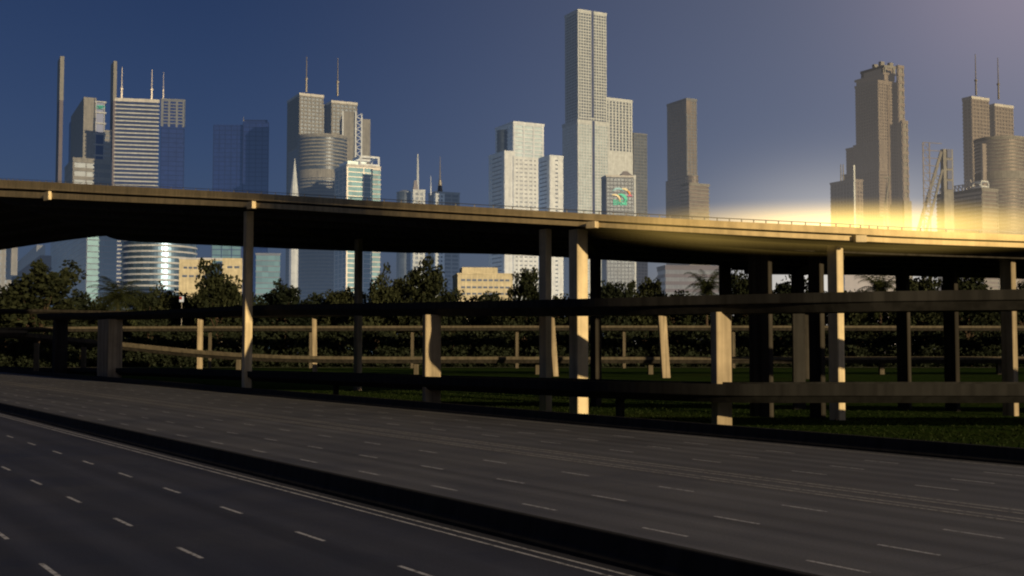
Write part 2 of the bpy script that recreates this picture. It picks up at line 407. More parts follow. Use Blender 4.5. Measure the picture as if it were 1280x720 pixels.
via = thing('viaduct', 'tall curving concrete viaduct with lit parapet crossing the whole view, highest of the elevated roads', 'viaduct', (VS[30][0], VS[30][1], 0))
def vz(k, f): return VS[k][4] - VS[k][5] * f          # f: share of the fascia height
def bank(k, pts): return [(o * WK[k] / WID if o > 1 else o, z - BK[k] * max(o - .4, 0) / WID) for o, z in pts]
q = MB()                                               # deck slab: road surface, lower fascia, soffit
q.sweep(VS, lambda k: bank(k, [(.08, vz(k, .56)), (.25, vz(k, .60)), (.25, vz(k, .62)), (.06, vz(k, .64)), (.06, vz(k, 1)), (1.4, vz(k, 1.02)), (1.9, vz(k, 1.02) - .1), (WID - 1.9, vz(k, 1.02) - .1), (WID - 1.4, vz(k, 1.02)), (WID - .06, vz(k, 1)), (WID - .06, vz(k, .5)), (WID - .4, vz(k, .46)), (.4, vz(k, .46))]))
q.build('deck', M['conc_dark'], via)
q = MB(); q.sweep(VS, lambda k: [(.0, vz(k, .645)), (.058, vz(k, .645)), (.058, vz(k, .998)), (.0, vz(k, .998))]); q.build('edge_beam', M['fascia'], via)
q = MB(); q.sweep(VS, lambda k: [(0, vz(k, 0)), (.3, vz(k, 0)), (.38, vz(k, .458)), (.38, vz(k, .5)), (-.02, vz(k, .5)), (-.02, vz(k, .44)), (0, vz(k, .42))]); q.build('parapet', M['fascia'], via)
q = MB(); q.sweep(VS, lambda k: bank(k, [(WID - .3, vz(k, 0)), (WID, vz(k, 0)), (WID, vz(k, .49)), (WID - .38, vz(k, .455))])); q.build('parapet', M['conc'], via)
for o in (3.2, 8.2, 13.2, 18.2, 23.2):                 # girders below the slab
    q = MB(); q.sweep(VS, lambda k: bank(k, [(o - .55, vz(k, 1.02) - .105), (o + .55, vz(k, 1.02) - .105), (o + .4, vz(k, 1.02) - .6), (o - .4, vz(k, 1.02) - .6)])); q.build('girder', M['conc_shade'], via)
# hand rail on the parapet
q = MB()
q.sweep(VS, lambda k: [(.12, vz(k, 0) + .2), (.2, vz(k, 0) + .2), (.2, vz(k, 0) + .26), (.12, vz(k, 0) + .26)])
acc = 0
for k in range(len(VS) - 1):
    a, b = VS[k], VS[k + 1]; L = math.hypot(b[0] - a[0], b[1] - a[1]); n = max(1, int(L / 2.2))
    for j in range(n):
        t = j / n; x = a[0] + (b[0] - a[0]) * t + a[2] * .16; y = a[1] + (b[1] - a[1]) * t + a[3] * .16; z = a[4] + (b[4] - a[4]) * t
        q.box((x, y, z + .095), (.08, .08, .21), 0)
q.build('hand_rail', M['steel'], via)
def via_point(px, Y, across=0):
    p = at(px, 300, Y); k = nearest(VS, p.x, p.y); s = VS[k]
    return s[0] + s[2] * across, s[1] + s[3] * across, k
# drain boxes on the fascia
for px, Y in ((316, 139), (743, 94.3), (1073, 87.5), (60, 195), (1400, 96)):
    p = at(px, 300, Y)
    k = nearest(VS, p.x, p.y); s0 = VS[k]
    # exact foot on the edge curve along the sight direction
    tx = Vector((-s0[3], s0[2])) * -1
    best = min(((abs(math.atan2(s0[0] + tx.x * t * .05, s0[1] + tx.y * t * .05) - math.atan2(p.x, p.y)), t) for t in range(-140, 141)))[1] * .05
    x, y = s0[0] + tx.x * best - s0[2] * .25, s0[1] + tx.y * best - s0[3] * .25
    zz = s0[4]
    k2 = k + (1 if best > 0 else -1); k2 = max(0, min(len(VS) - 1, k2)); s1 = VS[k2]; dl = math.hypot(s1[0] - s0[0], s1[1] - s0[1]); u = min(1, abs(best) / max(dl, .01))
    zz = s0[4] + (s1[4] - s0[4]) * u; ff = s0[5]
    q = MB(); q.box((x, y, zz - ff * .86), (1.0 * ff / 1.2, .5, ff * .5), math.atan2(tx.y, tx.x)); q.build('drain_box', M['conc_lit'], via)
GR = R(22)
def soffit(x, y):
    k = nearest(VS, x, y); s_ = VS[k]; o = (x - s_[0]) * s_[2] + (y - s_[1]) * s_[3]
    return vz(k, 1.02) - .1 - BK[k] * max(o, 0) / WID
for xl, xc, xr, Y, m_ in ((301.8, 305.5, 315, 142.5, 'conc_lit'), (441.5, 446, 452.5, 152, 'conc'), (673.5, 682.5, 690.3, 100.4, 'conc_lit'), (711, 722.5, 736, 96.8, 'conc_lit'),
                          (737.5, 745, 752.5, 112, 'conc_shade'), (899, 904, 916, 108, 'conc_shade'), (936, 962.5, 967.5, 93, 'conc_shade'), (990, 992.5, 1007.5, 105, 'conc_dark'),
                          (1011, 1027, 1032.5, 92, 'conc_shade'), (1035.5, 1049, 1057, 89.2, 'conc_lit'), (1121, 1136, 1140, 105, 'conc_shade'), (1180, 1196, 1200.5, 102, 'conc_shade'),
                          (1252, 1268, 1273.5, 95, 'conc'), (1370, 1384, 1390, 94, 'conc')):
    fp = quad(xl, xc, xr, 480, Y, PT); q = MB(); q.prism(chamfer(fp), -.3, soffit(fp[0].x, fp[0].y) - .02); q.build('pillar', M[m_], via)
# cross heads carrying the girders
def crosshead(px0, Y0, px1, Y1, hgt=1.0):
    a = at(px0, 300, Y0); b = at(px1, 300, Y1); k0 = nearest(VS, a.x, a.y); k1 = nearest(VS, b.x, b.y)
    za = soffit(a.x, a.y) - .01; zb = soffit(b.x, b.y) - .01
    d = Vector((b.x - a.x, b.y - a.y)).normalized(); e = Vector((-d.y, d.x)) * .5
    q = MB(); vs = []
    for p, z in ((a, za), (b, zb)):
        for sg in (-1, 1):
            vs += [(p.x + e.x * sg, p.y + e.y * sg, z - hgt), (p.x + e.x * sg, p.y + e.y * sg, z - .55)]
    q.add(vs, [(0, 1, 3, 2), (4, 6, 7, 5), (0, 2, 6, 4), (1, 5, 7, 3), (0, 4, 5, 1), (2, 3, 7, 6)])
    q.build('cross_head', M['conc_shade'], via)
crosshead(309.5, 146, 446, 155)
crosshead(729, 98, 745, 113)
crosshead(1047, 91, 1000, 106)

# --- generic lower elevated roads
def ramp(name, label, P, wid, par, gird, mats, lip=.18, cat='elevated road', ext=60):
    """P: (px,Y,ytop) near top edge. par: parapet height, gird: girder depth below"""
    rows = []
    for px, Y, yt in P:
        p = at(px, yt, Y); rows.append((p.x, p.y, p.z, 1.0))
    rows = extend(rows, ext, 60)
    S = stations(rows, 8)
    t = thing(name, label, cat, (S[len(S) // 2][0], S[len(S) // 2][1], 0))
    z = lambda k, d: S[k][4] - d
    q = MB(); q.sweep(S, lambda k: [(.3, z(k, par - .12)), (wid - .3, z(k, par - .12)), (wid - .02, z(k, par - .1)), (wid - .02, z(k, par + .02)), (wid - lip * 4, z(k, par + gird)), (lip * 4, z(k, par + gird)), (lip, z(k, par + .02)), (.02, z(k, par + .02)), (.02, z(k, par - .1))]); q.build('deck', mats[1], t)
    q = MB(); q.sweep(S, lambda k: [(0, z(k, 0)), (.25, z(k, 0)), (.295, z(k, par - .1)), (0, z(k, par - .02))]); q.build('parapet', mats[0], t)
    q = MB(); q.sweep(S, lambda k: [(wid - .25, z(k, 0)), (wid, z(k, 0)), (wid, z(k, par - .02)), (wid - .295, z(k, par - .1))]); q.build('parapet', mats[0], t)
    return t, S
def r_pillar(t, S, px, Y, w, d, m, rot=GR, drop=.9, lean=(0, 0), base=-.3):
    p = at(px, 470, Y); k = nearest(S, p.x, p.y)
    q = MB(); pillar_mesh(q, p.x, p.y, w, d, base, S[k][4] - drop, rot, lean); return q.build('pillar', m, t)

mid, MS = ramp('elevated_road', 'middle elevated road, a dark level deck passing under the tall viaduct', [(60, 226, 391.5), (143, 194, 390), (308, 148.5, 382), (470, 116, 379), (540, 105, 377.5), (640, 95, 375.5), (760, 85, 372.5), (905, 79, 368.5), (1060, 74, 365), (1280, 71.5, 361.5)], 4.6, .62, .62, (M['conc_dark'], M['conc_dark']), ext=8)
for xl, xc, xr, Y, m_ in ((121, 134.5, 152.5, 194.5, 'conc'), (527.5, 532, 551.5, 104.7, 'conc'), (888, 897, 915.5, 79.6, 'conc'), (64.5, 67.5, 84, 225, 'conc_dark')):
    fp = quad(xl, xc, xr, 470, Y, PT); k = nearest(MS, fp[0].x, fp[0].y); q = MB(); q.prism(chamfer(fp), -.3, MS[k][4] - 1.15); q.build('pillar', M[m_], mid)
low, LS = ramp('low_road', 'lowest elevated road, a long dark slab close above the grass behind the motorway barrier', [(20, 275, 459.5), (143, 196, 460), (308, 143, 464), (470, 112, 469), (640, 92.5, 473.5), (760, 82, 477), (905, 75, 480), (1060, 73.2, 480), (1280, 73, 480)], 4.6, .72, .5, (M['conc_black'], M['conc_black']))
for px, Y in ((120, 214), (420, 124), (775, 84), (1330, 75.5)):
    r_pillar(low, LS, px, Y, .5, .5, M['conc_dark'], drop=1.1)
rampC, CS = ramp('elevated_ramp', 'distant ramp half hidden behind the middle elevated road, on pale slightly leaning pillars', [(-60, 310, 385), (249, 280, 390), (393, 262, 388.5), (690, 228, 384), (832, 216, 383), (1100, 205, 381), (1300, 200, 380)], 8, .65, .55, (M['conc_shade'], M['conc_shade']))
for px, Y, w, lean in ((249.5, 283, 1.35, 0), (393.5, 265, 1.05, -.25), (694.5, 231, 1.1, -.9), (832.5, 219, 1.55, -.75), (-20, 305, 1.4, 0), (1010, 211, 1.4, 0)):
    r_pillar(rampC, CS, px, Y, w, .9, M['conc'] if px < 1000 else M['conc_shade'], drop=1.0, lean=(lean, 0), rot=R(10))
rampA, AS = ramp('elevated_ramp', 'thin distant flyover with a sunlit edge on slim evenly spaced posts', [(-60, 325, 409.5), (155, 325, 408), (388, 325, 407.5), (646, 325, 407), (917, 325, 407), (1300, 325, 407.3)], 9, .62, .75, (M['tan2'], M['conc_shade']))
for px in (126, 262, 388, 515, 646, 780, 917, 1050, 1183, 1316):
    r_pillar(rampA, AS, px, 328, .9, .8, M['tan2'], drop=1.1, rot=R(10))
rampB, BS = ramp('elevated_ramp', 'distant slip road sloping down at left to a low bridge over the grass', [(-40, 262, 409), (0, 262, 414), (65, 260, 421), (130, 258, 427.5), (240, 254, 438.5), (330, 250, 444), (450, 247, 446), (646, 245, 446), (917, 245, 446.3), (1300, 245, 446)], 8, .6, .75, (M['tan2'], M['conc_shade']))
for px in (45, 104, 298, 520, 672, 813, 957, 1102, 1249):
    r_pillar(rampB, BS, px, 248, 1.05, .8, M['tan2'], drop=1.1, rot=R(10))

# ------------------------------------------------------------------ towers
def oval(xl, xr, py, Y, n=28, depth=1.0):
    a = slope(xl, py, Y) * Y; b = slope(xr, py, Y) * Y; r = (b - a) / 2; cx = (a + b) / 2
    return [Vector((cx + r * math.cos(2 * math.pi * k / n), Y + r * depth + r * depth * math.sin(2 * math.pi * k / n))) for k in range(n)]
def grow(fp, d):
    n = len(fp); out = []
    for i in range(n):
        a, b, c = fp[i - 1], fp[i], fp[(i + 1) % n]
        e0 = (b - a).normalized(); e1 = (c - b).normalized()
        n0 = Vector((e0.y, -e0.x)); n1 = Vector((e1.y, -e1.x)); m = (n0 + n1); m = m / max(m.dot(n0), .3)
        out.append(b + m * d)
    return out
def sub(fp, u0, u1, v0, v1):
    """a rectangle inside a quad, in shares of its two front sides (u along the right face, v along the left face)"""
    c = fp[0]; a = fp[1] - fp[0]; b = fp[3] - fp[0]
    return [c + a * u0 + b * v0, c + a * u1 + b * v0, c + a * u1 + b * v1, c + a * u0 + b * v1]
LAST = {}
def part(t, name, fp, z0, z1, m):
    q = MB(); q.prism(fp, z0, z1); o = q.build(name, m, t)
    LAST[t.name] = o; return o
def cladding(t, fp, z0, z1, m, floor=3.6, band=1.2, proud=.35, pier=0, pier_w=.6, edges=None, corner=0, cap=0, name='cladding'):
    q = MB()
    g2 = grow(fp, proud)
    if band > 0:
        z = z1
        while z - band > z0 + .2:
            q.prism(g2, z - band, z - .003); z -= floor
    if pier or corner:
        n = len(fp)
        for i in range(n):
            if edges is not None and i not in edges: continue
            a, b = fp[i], fp[(i + 1) % n]; L = (b - a).length; e = (b - a) / L; nn = Vector((e.y, -e.x))
            rot = math.atan2(e.y, e.x); ks = []
            if pier:
                k = max(1, round(L / pier)); ks = [(j / k * L, pier_w) for j in range(1, k)]
            cw = corner or pier_w; ks += [(cw / 2, cw), (L - cw / 2, cw)]
            for s_, w_ in ks:
                p = a + e * s_ + nn * (proud + .06) / 2
                q.box((p.x, p.y, (z0 + z1) / 2), (w_, proud + .06, z1 - z0 - .01), rot)
    if cap: q.prism(grow(fp, proud + .25), z1, z1 + cap)
    return q.build(name, m, LAST.get(t.name, t))
def antenna(t, px, y0, y1, Y, r=.9, m=None):
    a = at(px, y0, Y); b = at(px, y1, Y); h = b.z - a.z
    q = MB(); q.tube((a.x, a.y, a.z - 2), (a.x, a.y, a.z + h * .3), r, r * .8, 8); q.tube((a.x, a.y, a.z + h * .3), (a.x, a.y, a.z + h * .34), r * 1.5, r * 1.5, 8); q.tube((a.x, a.y, a.z + h * .34), (a.x, a.y, b.z), r * .55, r * .35, 6)
    return q.build('antenna', m or M['steel_l'], t)
GRP = None
def tower(label, fp, name='office_tower', cat='tower'):
    return thing(name, label, cat, (fp[0].x, fp[0].y, 0))

# 1-2 slender fins
for xl, xc, xr, yt, ym, Y, lab in ((71.8, 75, 79.6, 70, 125, 1500, 'thin tan and dark fin tower, leftmost spike of the skyline'), (138.5, 142, 145.8, 76, 126, 1520, 'thin tan fin tower rising behind the white banded tower')):
    fp = quad(xl, xc, xr, 100, Y); t = tower(lab, fp, 'fin_tower')
    part(t, 'shaft', fp, 0, zt(ym, Y), M['purple']); part(t, 'tower_top', grow(fp, .2), zt(ym, Y), zt(yt, Y), M['tan'])

# 3 grey tower with teal sign
Y = 900; fp = quad(87, 106, 131, 125, Y); t = tower('grey slab tower with a concrete core, balconies and a small teal sign at the top', fp)
z1 = zt(125, Y)
part(t, 'shaft', fp, 0, z1, M['navy'])
core = part(t, 'service_core', grow(sub(fp, 0, .52, 0, .8), .8), 0, zt(121.5, Y), M['tan'])
part(t, 'plant_room', sub(fp, .15, .6, .2, .8), z1, zt(117, Y), M['brown'])
cladding(t, sub(fp, .54, 1, 0, .9), zt(205, Y), z1, M['band'], floor=8.5, band=1.0, proud=1.2, edges=(0,), pier=0, corner=.5, cap=0, name='balcony')
a = sub(fp, .58, .98, 0, 0); q = MB(); e = (a[1] - a[0]); nn = Vector((e.y, -e.x)).normalized()
ea = e.normalized()
for j in range(3):
    c = a[0] + e * (.2 + .3 * j) + nn * 1.5
    for k in range(10):
        th0 = k / 10 * 5.2; th1 = (k + 1) / 10 * 5.2; rr = 1.7 - .09 * k
        q.bar((c.x + ea.x * rr * math.cos(th0), c.y + ea.y * rr * math.cos(th0), zt(133, Y) + rr * math.sin(th0)), (c.x + ea.x * rr * math.cos(th1), c.y + ea.y * rr * math.cos(th1), zt(133, Y) + rr * math.sin(th1)), .4)
q.build('sign', surf('teal_sign', (.05, .5, .45), .5, .1), t)
w = quad(131, 131.5, 139, 155, Y + 25); part(t, 'wing', w, 0, zt(155, Y), M['grey']); cladding(t, w, zt(225, Y), zt(155, Y), M['tan'], 3.6, 1.6, .3)
po = quad(82, 92, 139, 210, Y - 25); part(t, 'podium', po, 0, zt(206, Y), M['slate']); cladding(t, po, zt(240, Y), zt(205, Y), M['tan'], 6.5, 2.6, .6, pier=9, cap=1)

# 4 white banded tower
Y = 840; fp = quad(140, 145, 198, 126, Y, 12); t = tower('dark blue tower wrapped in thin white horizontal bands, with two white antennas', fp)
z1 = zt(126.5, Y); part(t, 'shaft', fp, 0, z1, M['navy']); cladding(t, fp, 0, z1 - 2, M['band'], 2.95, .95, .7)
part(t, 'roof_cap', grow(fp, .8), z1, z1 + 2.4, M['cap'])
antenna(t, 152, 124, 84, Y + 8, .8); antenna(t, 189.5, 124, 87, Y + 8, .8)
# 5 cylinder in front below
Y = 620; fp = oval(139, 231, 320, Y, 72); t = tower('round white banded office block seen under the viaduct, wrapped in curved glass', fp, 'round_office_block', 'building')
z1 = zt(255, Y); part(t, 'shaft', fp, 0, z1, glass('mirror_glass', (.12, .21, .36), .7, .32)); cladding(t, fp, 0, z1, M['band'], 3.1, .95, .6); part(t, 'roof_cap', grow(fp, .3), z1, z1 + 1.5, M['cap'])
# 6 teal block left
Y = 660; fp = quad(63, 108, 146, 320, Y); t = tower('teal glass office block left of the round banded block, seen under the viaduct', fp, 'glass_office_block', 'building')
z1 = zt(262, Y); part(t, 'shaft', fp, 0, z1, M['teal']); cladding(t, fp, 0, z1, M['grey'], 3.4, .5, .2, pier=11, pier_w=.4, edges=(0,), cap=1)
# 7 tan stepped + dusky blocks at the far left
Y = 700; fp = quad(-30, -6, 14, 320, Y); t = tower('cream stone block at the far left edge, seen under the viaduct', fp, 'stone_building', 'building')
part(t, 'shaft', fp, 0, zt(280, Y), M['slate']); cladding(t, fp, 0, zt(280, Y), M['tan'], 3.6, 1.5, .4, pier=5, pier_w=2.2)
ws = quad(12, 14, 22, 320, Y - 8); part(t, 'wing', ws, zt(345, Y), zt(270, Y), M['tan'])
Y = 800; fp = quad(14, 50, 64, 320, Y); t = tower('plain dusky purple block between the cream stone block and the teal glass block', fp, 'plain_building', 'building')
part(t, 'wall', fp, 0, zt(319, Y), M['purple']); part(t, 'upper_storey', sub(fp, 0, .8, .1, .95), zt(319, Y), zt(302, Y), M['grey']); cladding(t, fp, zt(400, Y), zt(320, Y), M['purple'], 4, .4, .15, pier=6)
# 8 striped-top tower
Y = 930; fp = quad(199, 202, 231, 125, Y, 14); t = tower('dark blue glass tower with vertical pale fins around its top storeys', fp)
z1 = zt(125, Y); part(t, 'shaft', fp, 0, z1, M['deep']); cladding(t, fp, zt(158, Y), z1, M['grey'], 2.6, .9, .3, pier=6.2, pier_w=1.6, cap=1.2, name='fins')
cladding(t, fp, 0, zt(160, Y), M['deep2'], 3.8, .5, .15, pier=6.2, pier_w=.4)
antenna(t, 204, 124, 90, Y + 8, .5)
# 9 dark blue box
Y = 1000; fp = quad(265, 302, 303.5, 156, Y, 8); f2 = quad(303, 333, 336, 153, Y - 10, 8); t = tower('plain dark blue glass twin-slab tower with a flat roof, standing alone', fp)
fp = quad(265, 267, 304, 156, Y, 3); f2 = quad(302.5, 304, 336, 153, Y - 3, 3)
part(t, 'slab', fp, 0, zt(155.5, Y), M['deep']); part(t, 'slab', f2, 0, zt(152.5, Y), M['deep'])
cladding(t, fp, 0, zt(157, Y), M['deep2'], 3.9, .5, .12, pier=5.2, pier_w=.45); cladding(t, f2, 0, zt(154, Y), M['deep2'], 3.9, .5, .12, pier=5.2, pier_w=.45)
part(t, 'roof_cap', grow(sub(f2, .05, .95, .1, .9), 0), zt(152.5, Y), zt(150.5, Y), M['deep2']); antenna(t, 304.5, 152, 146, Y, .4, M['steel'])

# 10 twin-block tower with antennas, twice (left and far right)
def twin(label, X0, W, Ytop, Y, warm, ant):
    """X0: left px, W: width of the two blocks in px"""
    s = W / 86.0
    x = lambda v: X0 + v * s
    ft = quad(x(0), x(15), x(44), Ytop, Y + 12); f3 = quad(x(40), x(55), x(86), Ytop + 5, Y + 25)
    t = tower(label, ft)
    wall, gl = (M['brown'], M['bronze']) if warm else (M['tan'], M['slate'])
    for f, yy in ((ft, Ytop), (f3, Ytop + 5)):
        z1 = zt(yy + 3, Y); part(t, 'block', f, 0, z1, gl); cladding(t, f, 0, z1, wall, 3.0, 1.15, .45, pier=3.4, pier_w=.9, edges=(3, 0)); part(t, 'roof_cap', grow(f, .6), z1, z1 + 2, M['cap'])
    fr_ = quad(x(36), x(42), x(60), Ytop + 8, Y + 34); part(t, 'recess', fr_, 0, zt(Ytop + 7, Y), gl); cladding(t, fr_, 0, zt(Ytop + 7, Y), wall, 3.0, .8, .2)
    antenna(t, x(23), Ytop, Ytop - 46 * (.9 if s > .8 else 1.05), Y + 35, .8, M['steel']); antenna(t, x(62), Ytop + 5, Ytop - 44 * (.9 if s > .8 else 1.0), Y + 45, .8, M['steel'])
    return t
t = twin('twin-block tan tower with two tall antennas above a rounded banded front', 360, 86, 112, 900, False, True)
Y = 850
fr = quad(361, 391, 396, 172, Y + 10); part(t, 'side_wing', fr, 0, zt(172, Y), M['slate']); cladding(t, fr, 0, zt(172, Y), M['grey'], 3.0, .7, .2, edges=(3,)); 
# rounded front
Y = 800; cy = oval(368, 429, 180, Y, 64, .9)
part(t, 'rounded_front', cy, 0, zt(169, Y), M['slate'])
cladding(t, cy, zt(210, Y), zt(169, Y), M['tan'], 2.5, 1.0, .5, cap=1.4); cladding(t, cy, zt(380, Y), zt(223, Y), M['tan'], 2.5, 1.0, .5)
cladding(t, grow(cy, .1), zt(222, Y), zt(211, Y), M['tan'], 8, .6, .4, pier=7, pier_w=.9, name='colonnade')
# lift slab with its lattice
Y = 840; sl = quad(425, 429, 445, 140, Y, 12); part(t, 'lift_tower', sl, 0, zt(139, Y), M['tan']); s2 = quad(451, 452.5, 463, 146, Y + 14, 12); part(t, 'lift_tower', s2, 0, zt(144, Y), M['tan'])
q = MB(); pa = (sl[1] + sl[0] * 0); pb = s2[0]
zz = zt(200, Y)
while zz < zt(142, Y):
    q.bar((pa.x, pa.y - 1, zz), (pb.x, pb.y - 1, zz), .6); q.bar((pa.x, pa.y - 1, zz), (pb.x, pb.y - 1, zz + 4.6), .4); zz += 4.6
for p in (pa, pb, sl[0]): q.bar((p.x, p.y - 1.1, zt(206, Y)), (p.x, p.y - 1.1, zt(139, Y)), .9)
q.build('stair_lattice', M['white'], t)
# church-like white spire in front
Y = 560; p = at(368, 247, Y); t = thing('spire', 'sharp cream white spire standing just above the viaduct parapet', 'spire', (p.x, p.y, 0))
n8 = [Vector((p.x + 2.1 * math.cos(k * math.pi / 4 + .39), p.y + 2.1 * math.sin(k * math.pi / 4 + .39))) for k in range(8)]; n0 = [Vector((p.x, p.y)) + (v - Vector((p.x, p.y))) * .05 for v in n8]
q = MB(); q.taper(n8, zt(246, Y), n0, zt(198, Y)); q.build('needle', M['stone'], t)
q = MB(); q.prism(grow(n8, .35), zt(262, Y), zt(246, Y) + .4); q.prism(grow(n8, .1), 0, zt(262, Y) + .01); q.build('spire_base', M['stone'], t)
q = MB(); q.prism(grow(n8, .75), zt(247.5, Y), zt(246.2, Y)); q.build('collar', M['cap'], t)

# 11 teal glass block with roof frame
Y = 740; fp = quad(419, 434, 475, 210, Y); t = tower('teal glass block with an open white box frame on its roof', fp, 'glass_office_block')
z1 = zt(208, Y); part(t, 'shaft', fp, 0, z1, M['teal']); cladding(t, fp, 0, z1, M['steel_l'], 3.1, .45, .25, pier=9.5, pier_w=.5); part(t, 'roof_cap', grow(fp, .5), z1, z1 + 1.6, M['cap'])
sd = quad(464, 466, 475.5, 214, Y - 6); part(t, 'wing', sd, 0, zt(213, Y), M['teal']); cladding(t, sd, 0, zt(213, Y), M['cap'], 3.1, .9, .3)
tr = sub(fp, .25, .9, .15, .7); part(t, 'roof_terrace', sub(fp, .05, .62, .1, .8), z1 + 1.6, zt(200, Y), M['pale'])
q = MB(); za, zb = z1 + 1.6, zt(194, Y); ax = sub(fp, .42, .98, .05, .6)
for i in range(4):
    a, b = ax[i], ax[(i + 1) % 4]
    q.bar((a.x, a.y, za), (a.x, a.y, zb), 1.2); q.bar((a.x, a.y, zb), (b.x, b.y, zb), 1.3); q.bar((a.x, a.y, za + .6), (b.x, b.y, za + .6), .9)
q.build('roof_frame', M['white'], t)

# 12-13 small spired buildings
Y = 760; dm = oval(495, 516, 240, Y, 20); t = tower('low block with a dark rounded wing and a single tall pale spire', dm, 'spired_building', 'building')
part(t, 'rounded_wing', dm, 0, zt(239, Y), M['slate']); cladding(t, dm, zt(380, Y), zt(239.5, Y), M['slate'], 2.6, .5, .3); q = MB(); q.taper(dm, zt(239, Y), grow(dm, -3.5), zt(236.5, Y)); q.build('roof', M['grey'], t)
wb = quad(514.5, 517, 530.5, 242, Y - 6, 15); part(t, 'wall', wb, 0, zt(240, Y), M['slate']); cladding(t, wb, zt(380, Y), zt(240, Y), M['stone'], 3.0, 1.3, .4, pier=3, pier_w=1.1, cap=.8)
p = at(522, 240, Y + 2); q = MB(); q.tube((p.x, p.y, p.z), (p.x, p.y, zt(192, Y)), .9, .45, 8); q.build('spire', M['stone'], t); q = MB(); q.taper(grow(sub(wb, .0, .5, .2, .9), 0), zt(240, Y) + .8, grow(sub(wb, .15, .35, .4, .7), 0), zt(226, Y)); q.build('roof', M['brown'], t)
Y = 800; fp = quad(536, 545, 574, 241, Y); t = tower('low dark block with a slim dark cone spire and a thin white pole', fp, 'spired_building', 'building')
part(t, 'wall', fp, 0, zt(240.5, Y), M['slate']); cladding(t, fp, zt(390, Y), zt(240.5, Y), M['grey'], 2.8, .9, .3, pier=6, pier_w=.8, cap=.8)
cb = quad(543, 545, 555, 242, Y - 4); part(t, 'bay', cb, 0, zt(242.5, Y), M['slate']); cladding(t, cb, zt(390, Y), zt(242.5, Y), M['stone'], 2.8, 1.2, .4, pier=2.6, pier_w=1)
p = at(550, 240, Y + 12); q = MB(); q.tube((p.x, p.y, p.z - .5), (p.x, p.y, zt(222, Y)), 2.0, .9, 8); q.tube((p.x, p.y, zt(222, Y)), (p.x, p.y, zt(192, Y)), .5, .12, 6); q.build('spire', M['steel'], t)
antenna(t, 538.5, 240, 220, Y - 4, .45, M['white'])

# 14 white tower with wings
Y = 760; ct = quad(620, 642, 679, 154, Y); t = tower('cream white tower with pale glass bays and a lower wing on each side', ct)
z1 = zt(154.5, Y); part(t, 'shaft', ct, 0, z1, M['pale']); cladding(t, ct, zt(204, Y), z1, M['white'], 2.7, .8, .35, pier=6.6, pier_w=1.0, cap=1.6); cladding(t, ct, zt(176, Y), zt(172, Y), M['white'], 20, 4, .9, name='belt')
cy = oval(621, 645, 170, Y + 8, 24, .9); part(t, 'rounded_bay', cy, 0, zt(159, Y), M['slate']); cladding(t, cy, zt(260, Y), zt(159, Y), M['slate'], 2.7, .7, .3)
part(t, 'plant_room', sub(ct, .05, .5, .3, .9), z1, zt(152.5, Y), M['cap'])
def stone_wing(fp, y1, y0):
    zz1 = zt(y1, Y); part(t, 'wing', fp, 0, zz1, M['slate'])
    cladding(t, fp, zt(y0, Y), zz1, M['white'], 2.7, 1.9, .4, corner=3.6, cap=1.0)
wl = quad(612, 631, 643, 199, Y - 26); stone_wing(wl, 198.5, 390)
wm = quad(640, 642, 672, 206, Y - 24, 20); part(t, 'wing', wm, 0, zt(203.5, Y), M['slate']); cladding(t, wm, zt(390, Y), zt(203, Y), M['white'], 2.7, 1.75, .4, pier=3.0, pier_w=1.3)
wr = quad(671, 687.5, 703, 203, Y - 20); stone_wing(wr, 202, 390)

# 15 the tallest tower
Y = 1000; up = quad(706.5, 722.5, 757.5, 30, Y); lo = quad(703.5, 722.3, 760, 160, Y - 2); t = tower('tallest tower of the skyline, a gridded pale shaft stepping out at mid height', up)
z1 = zt(11.5, Y); zm = zt(150, Y)
part(t, 'upper_shaft', up, zm, z1, M['slate']); cladding(t, up, zm + 1, z1 - 2, M['stone'], 2.65, .95, .3, pier=2.7, pier_w=.75, edges=(3, 0), cap=2.2)
part(t, 'lower_shaft', lo, 0, zm, M['pale']); cladding(t, lo, 0, zm - 3, M['stone'], 2.65, .95, .3, pier=2.7, pier_w=.8, edges=(3, 0), cap=3.2)
def seam(f, za, zb):
    c = sub(f, .475, .535, -.01, .02); part(t, 'dark_recess', grow(c, .35), za, zb, M['navy'])
seam(up, zm + 3, z1); seam(lo, 0, zm)
# 16 striped tower behind and sign block
Y = 1080; fp = quad(748, 757, 790, 122, Y); t = tower('pale vertically striped tower just right of and behind the tallest tower', fp)
z1 = zt(122, Y); part(t, 'shaft', fp, 0, z1, M['slate']); cladding(t, fp, 0, z1 - 2, M['stone'], 2.8, .7, .25, pier=3.6, pier_w=1.5, edges=(3, 0), cap=2.4); part(t, 'podium', quad(755, 760, 791, 190, Y - 14), 0, zt(191, Y), M['stone'])
Y = 860; fp = quad(752, 758, 794, 225, Y, 12); t = tower('grey glass block with a colourful swirl sign below the striped tower', fp, 'office_block')
z1 = zt(221, Y); part(t, 'shaft', fp, 0, z1, M['slate']); cladding(t, fp, 0, z1, M['grey'], 2.8, .9, .2, pier=2.8, pier_w=.35, corner=.5)
part(t, 'corner_pier', grow(sub(fp, .96, 1.0, -.02, .1), .3), 0, z1 + 2, M['stone']); part(t, 'roof_cap', grow(fp, .5), z1, z1 + 1.4, M['cap'])
rf = sub(fp, .5, .95, .1, .7); q = MB(); q.taper(rf, z1 + 1.4, grow(rf, -3.6), zt(212, Y)); q.build('roof', M['brown'], t)
ex = (fp[1] - fp[0]).normalized(); en = Vector((ex.y, -ex.x)); L = (fp[1] - fp[0]).length
sg = MB()
sgo = bpy.data.objects.new('sign', None)
